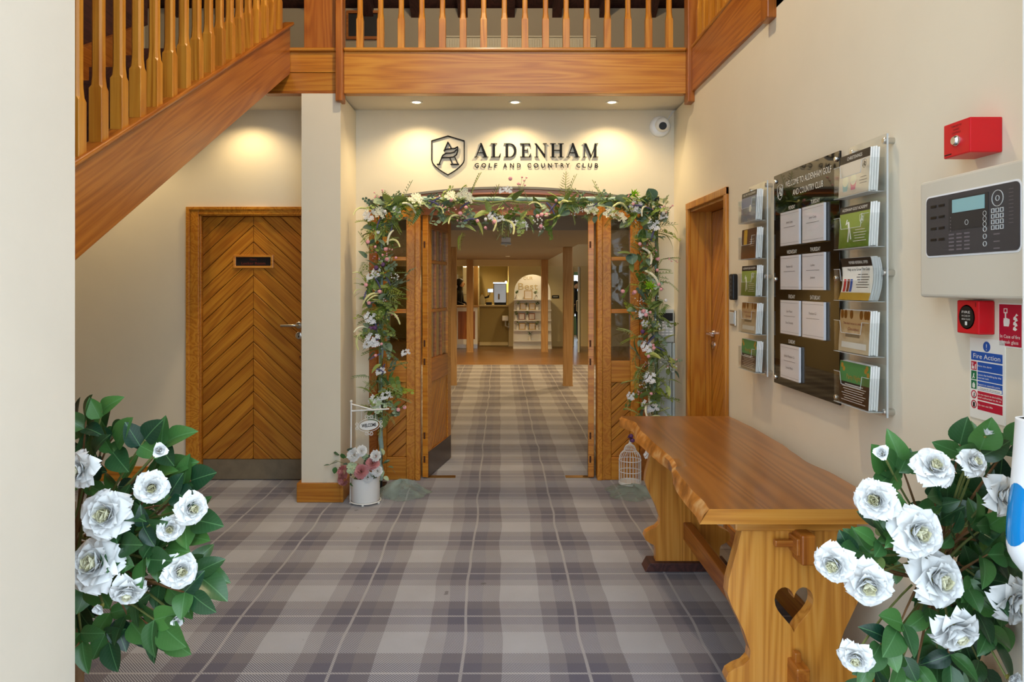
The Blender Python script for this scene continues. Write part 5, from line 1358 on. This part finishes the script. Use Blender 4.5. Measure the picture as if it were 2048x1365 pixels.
# ================================================================== HALL BEYOND THE DOORS
ZL = 2.02
mb = MB().box(-3.1,3.3,YB+.13,7.15,2.16,2.4)
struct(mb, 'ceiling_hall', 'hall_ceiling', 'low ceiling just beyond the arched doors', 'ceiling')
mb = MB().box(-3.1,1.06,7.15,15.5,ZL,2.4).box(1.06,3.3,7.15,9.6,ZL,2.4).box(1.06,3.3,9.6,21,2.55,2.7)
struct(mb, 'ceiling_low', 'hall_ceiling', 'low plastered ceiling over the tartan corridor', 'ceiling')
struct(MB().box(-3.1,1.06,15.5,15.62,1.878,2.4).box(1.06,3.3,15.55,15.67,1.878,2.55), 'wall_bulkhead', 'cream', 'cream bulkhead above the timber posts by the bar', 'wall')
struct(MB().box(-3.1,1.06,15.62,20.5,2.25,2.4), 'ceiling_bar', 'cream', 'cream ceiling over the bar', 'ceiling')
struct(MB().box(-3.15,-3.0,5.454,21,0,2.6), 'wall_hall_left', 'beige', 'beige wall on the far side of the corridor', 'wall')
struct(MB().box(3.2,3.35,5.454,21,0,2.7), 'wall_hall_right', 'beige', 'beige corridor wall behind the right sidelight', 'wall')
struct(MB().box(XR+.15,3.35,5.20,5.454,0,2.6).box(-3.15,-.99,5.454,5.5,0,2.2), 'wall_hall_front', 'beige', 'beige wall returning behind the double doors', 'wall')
YD = 16.95
gX = lambda px, Y: (px-1000)*Y/F
gZ = lambda py, Y: CZ-(py-570)*Y/F
mb = MB().box(gX(1017,YD),gX(1148,YD),YD,YD+.15,0,2.3); mb.box(gX(1160,YD)+.0,3.2,YD,YD+.15,0,2.55); mb.box(gX(1148,YD),gX(1160,YD),YD,YD+.15,1.78,2.55)
struct(mb, 'wall_hall_end', 'cream', 'cream end wall behind the arched display stand', 'wall')
struct(MB().box(gX(1100,YD),gX(1140,YD),YD-.03,YD,0,.13).box(gX(1133,YD),gX(1146,YD),YD-.03,YD,.13,1.88), 'trim_1', 'cream', 'cream skirting and door casing on the end wall', 'trim')
struct(MB().box(-3.1,gX(1017,19.5),19.5,19.65,0,2.3).box(gX(1017,YD)-.0,gX(1017,YD)+.1,YD+.15,19.5,0,2.3), 'wall_bar_back', 'khaki', 'khaki wall behind the coffee machine', 'wall')
struct(MB().box(gX(1120,20.9),gX(1160,20.9)+.05,20.85,21,0,.55).box(gX(1120,20.9),gX(1180,20.9),20.85,21,1.75,2.6), 'wall_far', 'green_floor', 'greenish far wall around a bright window past the open door', 'wall')
for px0, px1, Yp, zt3, lab in ((1127,1145.5,10.28,ZL,'square oak post standing on the tartan carpet towards the right of the corridor'),(899,908.5,10.36,ZL,'square oak post standing on the tartan carpet beside the open left door leaf'),(1083,1096,15.45,ZL,'slim oak post in front of the arched display stand'),(934.5,945,15.45,ZL,'slim oak post in front of the bar counter')):
    w_ = .13 if Yp < 12 else .145
    t = thing('timber_post', lab, 'post', (gX((px0+px1)/2,Yp),Yp,0))
    build(MB().box(-w_/2,w_/2,0,w_,0,zt3), 'shaft', 'post_z', t, world=False, bevel=.008)
    build(MB().box(-w_/2-.004,w_/2+.004,-.004,w_+.004,0,.02), 'base_plate', 'post_z', t, world=False)
# counters
ct = thing('bar_counter', 'bar counter front with an oak panel in a white frame', 'counter', (gX(930,16.3),16.3,0))
a0, a1 = gX(900,16.3), gX(955,16.3)
build(MB().box(a0,a1,16.32,16.9,.10,.95), 'body', 'beige', ct); build(MB().box(a0-.02,a1+.02,16.27,16.95,.95,.985), 'worktop', 'post_z', ct, bevel=.006)
build(MB().box(gX(916,16.3),gX(950,16.3),16.305,16.32,.22,.86), 'oak_panel', 'red_oak_z', ct)
build(MB().box(a0,a1,16.295,16.32,.86,.95).box(a0,a1,16.295,16.32,.10,.22).box(a0,gX(916,16.3),16.295,16.32,.22,.86).box(gX(950,16.3),a1,16.295,16.32,.22,.86), 'panel_frame', 'white_plastic', ct)
build(MB().box(a0,a1,16.34,16.36,.005,.10), 'kick_plate', 'steel', ct)
c2 = thing('service_counter', 'khaki service counter under the coffee machine', 'counter', (gX(985,16.9),16.9,0))
b0, b1 = gX(959,16.9), gX(1016.5,16.9)
build(MB().box(b0,b1,16.98,17.6,.0,.95), 'body', 'khaki', c2); build(MB().box(b0-.01,b1,16.94,17.65,.95,.985), 'worktop', 'beige', c2, bevel=.006)
build(MB().box(b0,b1,16.965,16.98,.02,.10), 'plinth', 'cream', c2)
cm = thing('coffee_machine', 'boxy steel coffee machine standing on the service counter', 'coffee machine', (gX(1000,17.3),17.3,.985))
e0, e1 = gX(987,17.2), gX(1013,17.2)
build(MB().box(e0,e1,17.1,17.5,1.03,1.50), 'body', 'steel', cm, bevel=.015)
build(MB().box(e0+.02,e1-.01,17.06,17.4,.986,1.03), 'drip_tray', 'black', cm)
build(MB().box(e0-.01,e1+.01,17.08,17.52,1.50,1.53), 'cup_rail', 'chrome', cm)
build(MB().tube([(e0+.13,17.09,1.12),(e0+.13,17.07,1.25)], .02, 8), 'steam_wand', 'chrome', cm)
build(MB().box(e0-.15,e0-.002,17.15,17.3,1.28,1.38).tube([(e0-.10,17.2,1.28),(e0-.12,17.12,1.2)], .03, 8), 'group_head', 'chrome', cm, bevel=.01)
build(MB().tube([(e0-.12,17.12,1.18),(e0-.2,17.02,1.16)], .022, 8).box(e0-.18,e0-.04,17.1,17.25,.986,1.05), 'grinder', 'black', cm)
bt = thing('syrup_bottle', 'cream bottle beside the coffee machine', 'bottle', (gX(964,17.2),17.35,.985))
build(MB().lathe([(.001,0),(.06,0),(.065,.03),(.065,.16),(.03,.22),(.02,.24),(.02,.27),(.001,.27)], n=20), 'body', 'petal_cream', bt, world=False, smooth=True)
build(MB().lathe([(.024,.25),(.024,.285),(.001,.285)], n=14), 'cap', 'gold_foil', bt, world=False)
hb = thing('hand_basin', 'small white hand basin on the service counter front', 'basin', (gX(1010,16.7),16.9,.62))
build(MB().box(gX(1004,16.7),gX(1016.5,16.7),16.66,16.93,.62,.74), 'bowl', 'white_plastic', hb, bevel=.02)
build(MB().tube([(gX(1011,16.7),16.8,.62),(gX(1011,16.7),16.8,.5),(gX(1011,16.7)+.08,16.82,.46),(gX(1011,16.7)+.08,16.9,.55)], .02, 8), 'waste_pipe', 'grey_plastic', hb)
yl = thing('wall_lamp', 'glowing yellow wall lamp beside the coffee machine', 'lamp', (gX(1012,17.45),17.5,1.4))
build(MB().lathe([(.06,-.12),(.10,-.05),(.10,.09),(.06,.13)], n=16), 'shade', 'yellow_lamp', yl, world=False, smooth=True)
build(MB().box(-.02,.02,-.02,.3,.13,.16), 'arm', 'chrome', yl, world=False)
wl = bpy.data.lights.new('lamp_glow','POINT'); wl.energy = 14; wl.color = (1,.75,.3); wl.shadow_soft_size = .1
wo = bpy.data.objects.new('lamp_glow', wl); link(wo, yl); wo.location = (-.05,-.16,.2)
fr = thing('tall_fridge', 'tall white fridge behind the bar counter', 'fridge', (gX(930,18.4),18.6,0))
build(MB().box(gX(925,18.4),gX(935,18.4)+.3,18.4,19.0,0,1.95), 'body', 'white_plastic', fr, bevel=.015)
build(MB().box(gX(925.5,18.4),gX(935,18.4)+.29,18.375,18.4,.05,1.2), 'door', 'white_plastic', fr, bevel=.01); build(MB().box(gX(925.5,18.4),gX(935,18.4)+.29,18.375,18.4,1.22,1.93), 'door', 'white_plastic', fr, bevel=.01)
wp2 = thing('window_1', 'bright sash window behind the person at the bar', 'window', (gX(908,19.4),19.4,1), kind='structure')
build(MB().box(gX(896,19.4),gX(914,19.4),19.45,19.49,.9,1.72), 'pane', plain('window_light',(240,245,255),.4,emit=(235,242,255),es=2.2).m, wp2)
for q in (.9,1.15,1.42,1.70): build(MB().box(gX(896,19.4),gX(914,19.4),19.42,19.45,q,q+.025), 'glazing_bar', 'white_paint', wp2)
build(MB().box(gX(913.5,19.4),gX(915.5,19.4),19.42,19.48,.88,1.75).box(gX(894.5,19.4),gX(896.5,19.4),19.42,19.48,.88,1.75), 'window_frame', 'white_paint', wp2)
build(MB().box(gX(947,17.8),gX(956,17.8),17.8,17.92,0,2.25), 'timber_post', 'post_z', None, bevel=.008, label='honey coloured post rising behind the bar counter', cat='post')
# arched display stand
ds = thing('display_stand', 'white arched display stand with shelves of cards and little vases', 'display stand', (gX(1065,16.1),16.1,0))
cxd = gX(1066,16.1); wt = gX(1103,16.1)-cxd; wb_ = wt*1.06; zs_ = CZ-(585-570)*16.1/F; zt4 = CZ-(549-570)*16.1/F
out = [(cxd-wb_,0),(cxd+wb_,0)]+[(cxd+wt*math.cos(PI*k/20), zs_+(zt4-zs_)*math.sin(PI*k/20)) for k in range(21)]
build(MB().prism(out, 16.42, 16.46, (0,2,1)), 'arched_board', 'white_plastic', ds)
mb = MB(); add_text(mb, 'OUR', 0, .06, .075, z=0); add_text(mb, 'Best', .0, -.17, .16, wd=.45, z=0)
mb.v = [(cxd-.10+p[0], 16.415, CZ+.06+p[1]) for p in mb.v]; build(mb, 'lettering', 'beige', ds)
levels = [gZ(py,16.2) for py in (599,620.5,640.5,660.5,682)]
for z_ in levels: build(MB().box(cxd-wb_*.97,cxd+wb_*.97,16.27,16.42,z_-.025,z_), 'shelf', 'white_plastic', ds)
build(MB().box(cxd-wb_,cxd+wb_,16.29,16.42,0,.06), 'plinth_panel', 'white_plastic', ds)
dd = random.Random(4)
for li, z_ in enumerate(levels):
    items = [('v',1034),('c',1057),('v',1073)] if li == 0 else [('v',1036),('c',1047),('v',1055),('c',1065),('v',1075)] if li == 1 else [('v',1032),('c',1044),('v',1055),('c',1064)] if li == 2 else [('v',1035),('c',1045),('v',1054),('c',1065),('v',1075)] if li == 3 else [('v',1060)]
    for kd, px in items:
        X_ = gX(px,16.2)
        nth = ('top','second','third','fourth','lowest')[li]
        if kd == 'c':
            big = .19 if px in (1057,) else .14
            t = thing('table_card', 'small framed card on the '+nth+' shelf of the arched stand', 'card', (X_,16.34,z_), 'framed cards on the '+nth+' display shelf')
            build(MB().box(-big/2,big/2,0,.012,0,big*1.05), 'frame', 'gold_foil' if px % 2 else 'red_oak_x', t, world=False); build(MB().box(-big/2+.015,big/2-.015,-.003,0,.015,big*1.05-.015), 'card', 'paper', t, world=False)
        else:
            t = thing('bud_vase', 'little vase of greenery on the '+nth+' shelf of the arched stand', 'vase', (X_,16.34,z_), 'bud vases on the '+nth+' display shelf')
            build(MB().lathe([(.001,0),(.03,0),(.038,.04),(.018,.08),(.022,.1),(.001,.1)], n=12), 'vase', 'white_plastic', t, world=False, smooth=True)
            for k in range(7): inst(dd.choice(DK+EUC), 'leaf', t, aim((dd.uniform(-.02,.02),0,.11+dd.uniform(0,.05)), (dd.uniform(-1,1),-.4,dd.uniform(-.1,.9)), 0, .075))
            inst(CL_W[0] if dd.random() < .5 else CL_G, 'flower_cluster', t, aim((0,-.03,.17), (0,.2,1), 0, .08))
fs = thing('floor_sign', 'small black door sign on the cream end wall', 'sign', mat=frame_back(gX(1111,YD), gZ(594,YD), YD))
build(MB().box(-.085,.085,-.035,.035,0,.012), 'plate', 'black', fs, world=False)
build(MB().box(-.06,.06,-.006,.006,.012,.013), 'lettering', 'sign_white', fs, world=False)
od = thing('door_6', 'pale flush door standing open at the end of the corridor', 'door', kind='structure', mat=frame((gX(1159.5,16.4),16.4,0), (gX(1173,13.9)-gX(1159.5,16.4)-.0,-1.1,0), (0,0,1)))
build(MB().box(0,1.05,.005,1.86,-.02,.02), 'leaf_panel', 'cool_grey', od, world=False); build(MB().tube([(.1,.85,.02),(.1,.87,.07),(.1,1.1,.07),(.1,1.12,.02)], .012, 8), 'pull_handle', 'steel', od, world=False)
# emergency light on the low ceiling
el = thing('emergency_light', 'small white emergency light fixed under the corridor ceiling', 'emergency light', (gX(1012,8.2),8.2,ZL))
build(MB().box(-.055,.055,-.05,.05,-.065,-.001), 'case', 'white_plastic', el, world=False, bevel=.008); build(MB().box(-.06,.06,-.055,.055,-.09,-.066), 'lamp_bar', 'grey_plastic', el, world=False, bevel=.008)
build(MB().ball((0,0,-.095), .015), 'sensor', 'white_paint', el, world=False, smooth=True)
# corridor lamps: unseen and added to light the hall, except the display stand's spotlight
for x, y, z, e in ((-1.7,8.6,ZL,140),(2.2,8.8,ZL,140),(-1.9,12.0,ZL,170),(.15,13.6,ZL,150)):
    downlight(x, y, z, 'added unseen lamp in the corridor ceiling over the tartan carpet', e, 'added corridor lamps', 160, (1,.70,.34))
downlight(1.8, 11.5, 2.55, 'added unseen lamp in the raised ceiling beside the corridor posts', 220, None, 160, (1,.72,.38))  # added out of view to light the cream wall past the posts
downlight(-.6, 18.4, 2.25, 'added unseen lamp over the bar', 110, None, 150, (1,.74,.4))  # added out of view to brighten the bar
downlight(gX(1066,15.9), 15.95, 2.25, 'recessed downlight above the arched display stand', 42, None, 130, (1,.76,.42))
# person behind the bar (standing, turned to the right, head bent)
def person(label, x, y, face, hh=1.58, arm=True):
    m = Matrix.Translation((x,y,0)) @ Matrix.Rotation(face,4,'Z') @ Matrix.Scale(hh/1.70,4)
    t = thing('person', label, 'person', mat=m)
    J = {'pel':(0,0,.94,.13,.10),'wai':(0,.005,1.08,.125,.09),'che':(0,0,1.28,.155,.105),'neck':(0,-.02,1.45,.05,.055),'hd0':(0,-.04,1.52,.065,.075),'hd1':(0,-.06,1.60,.082,.095),'hd2':(0,-.055,1.67,.06,.07)}
    E = [('pel','wai'),('wai','che'),('che','neck'),('neck','hd0'),('hd0','hd1'),('hd1','hd2')]
    for s, n in ((-1,'l'),(1,'r')):
        J.update({n+'sh':(s*.17,0,1.39,.06,.06),n+'el':(s*.22,-.02,1.12,.042,.042),n+'wr':(s*.14,-.22,1.03,.03,.028),n+'ha':(s*.10,-.29,1.02,.035,.022),
                  n+'hip':(s*.09,0,.86,.085,.085),n+'kn':(s*.10,-.01,.48,.058,.058),n+'an':(s*.10,.02,.08,.04,.04),n+'to':(s*.11,-.12,.03,.035,.03)})
        E += [('che',n+'sh'),(n+'sh',n+'el'),(n+'el',n+'wr'),(n+'wr',n+'ha'),('pel',n+'hip'),(n+'hip',n+'kn'),(n+'kn',n+'an'),(n+'an',n+'to')]
        for k in range(5):
            fx = s*(.10+.02-.010*k); tip = (n+'f%d' % k)
            J[tip] = ((s*.05,-.285,1.035,.010,.010) if k == 4 else (fx-s*.01,-.36+.008*abs(k-1.5),1.0,.009,.009)); E.append((n+'ha', tip))
    ks_ = list(J); me = bpy.data.meshes.new('body'); me.from_pydata([J[k][:3] for k in ks_], [(ks_.index(a), ks_.index(b)) for a, b in E], [])
    o = bpy.data.objects.new('body', me); link(o, t)
    for mt in ('cloth_black','skin'): me.materials.append(M[mt])
    sk = o.modifiers.new('skin','SKIN'); sk.use_smooth_shade = True
    for i, k in enumerate(ks_): me.skin_vertices[0].data[i].radius = J[k][3:]; me.skin_vertices[0].data[i].use_root = (k == 'pel')
    o.modifiers.new('sub','SUBSURF').levels = 1
    o.modifiers['sub'].render_levels = 1
    hm = MB().ball((0,-.035,1.625), .108, 16, 10); build(hm, 'hair', 'hair', t, world=False, smooth=True)
    fc = MB().ball((0,-.085,1.585), .075, 14, 9, 1.25); fc.prism([(-.012,1.56),(.012,1.56),(0,1.605)], -.178, -.14, (0,2,1))
    build(fc, 'face', 'skin', t, world=False, smooth=True)
    for s in (-1,1): build(MB().ball((s*.03,-.150,1.605), .010, 8, 6), 'eye', 'white_plastic', t, world=False)
    build(MB().box(-.025,.025,-.158,-.150,1.53,1.538), 'mouth', 'dull_red', t, world=False)
    for s, n in ((-1,'l'),(1,'r')): build(MB().tube([(s*.14,-.19,1.035),(s*.125,-.25,1.03)], .034, 8), 'sleeve_cuff', 'skin', t, world=False, smooth=True)
    return t
person('person in black clothes standing behind the bar counter with head bent', gX(917,17.6), 17.6, math.radians(70), 1.60)
person('person in dark clothes standing beyond the open corridor door', gX(1150,18.6), 18.6, math.radians(20), 1.55)
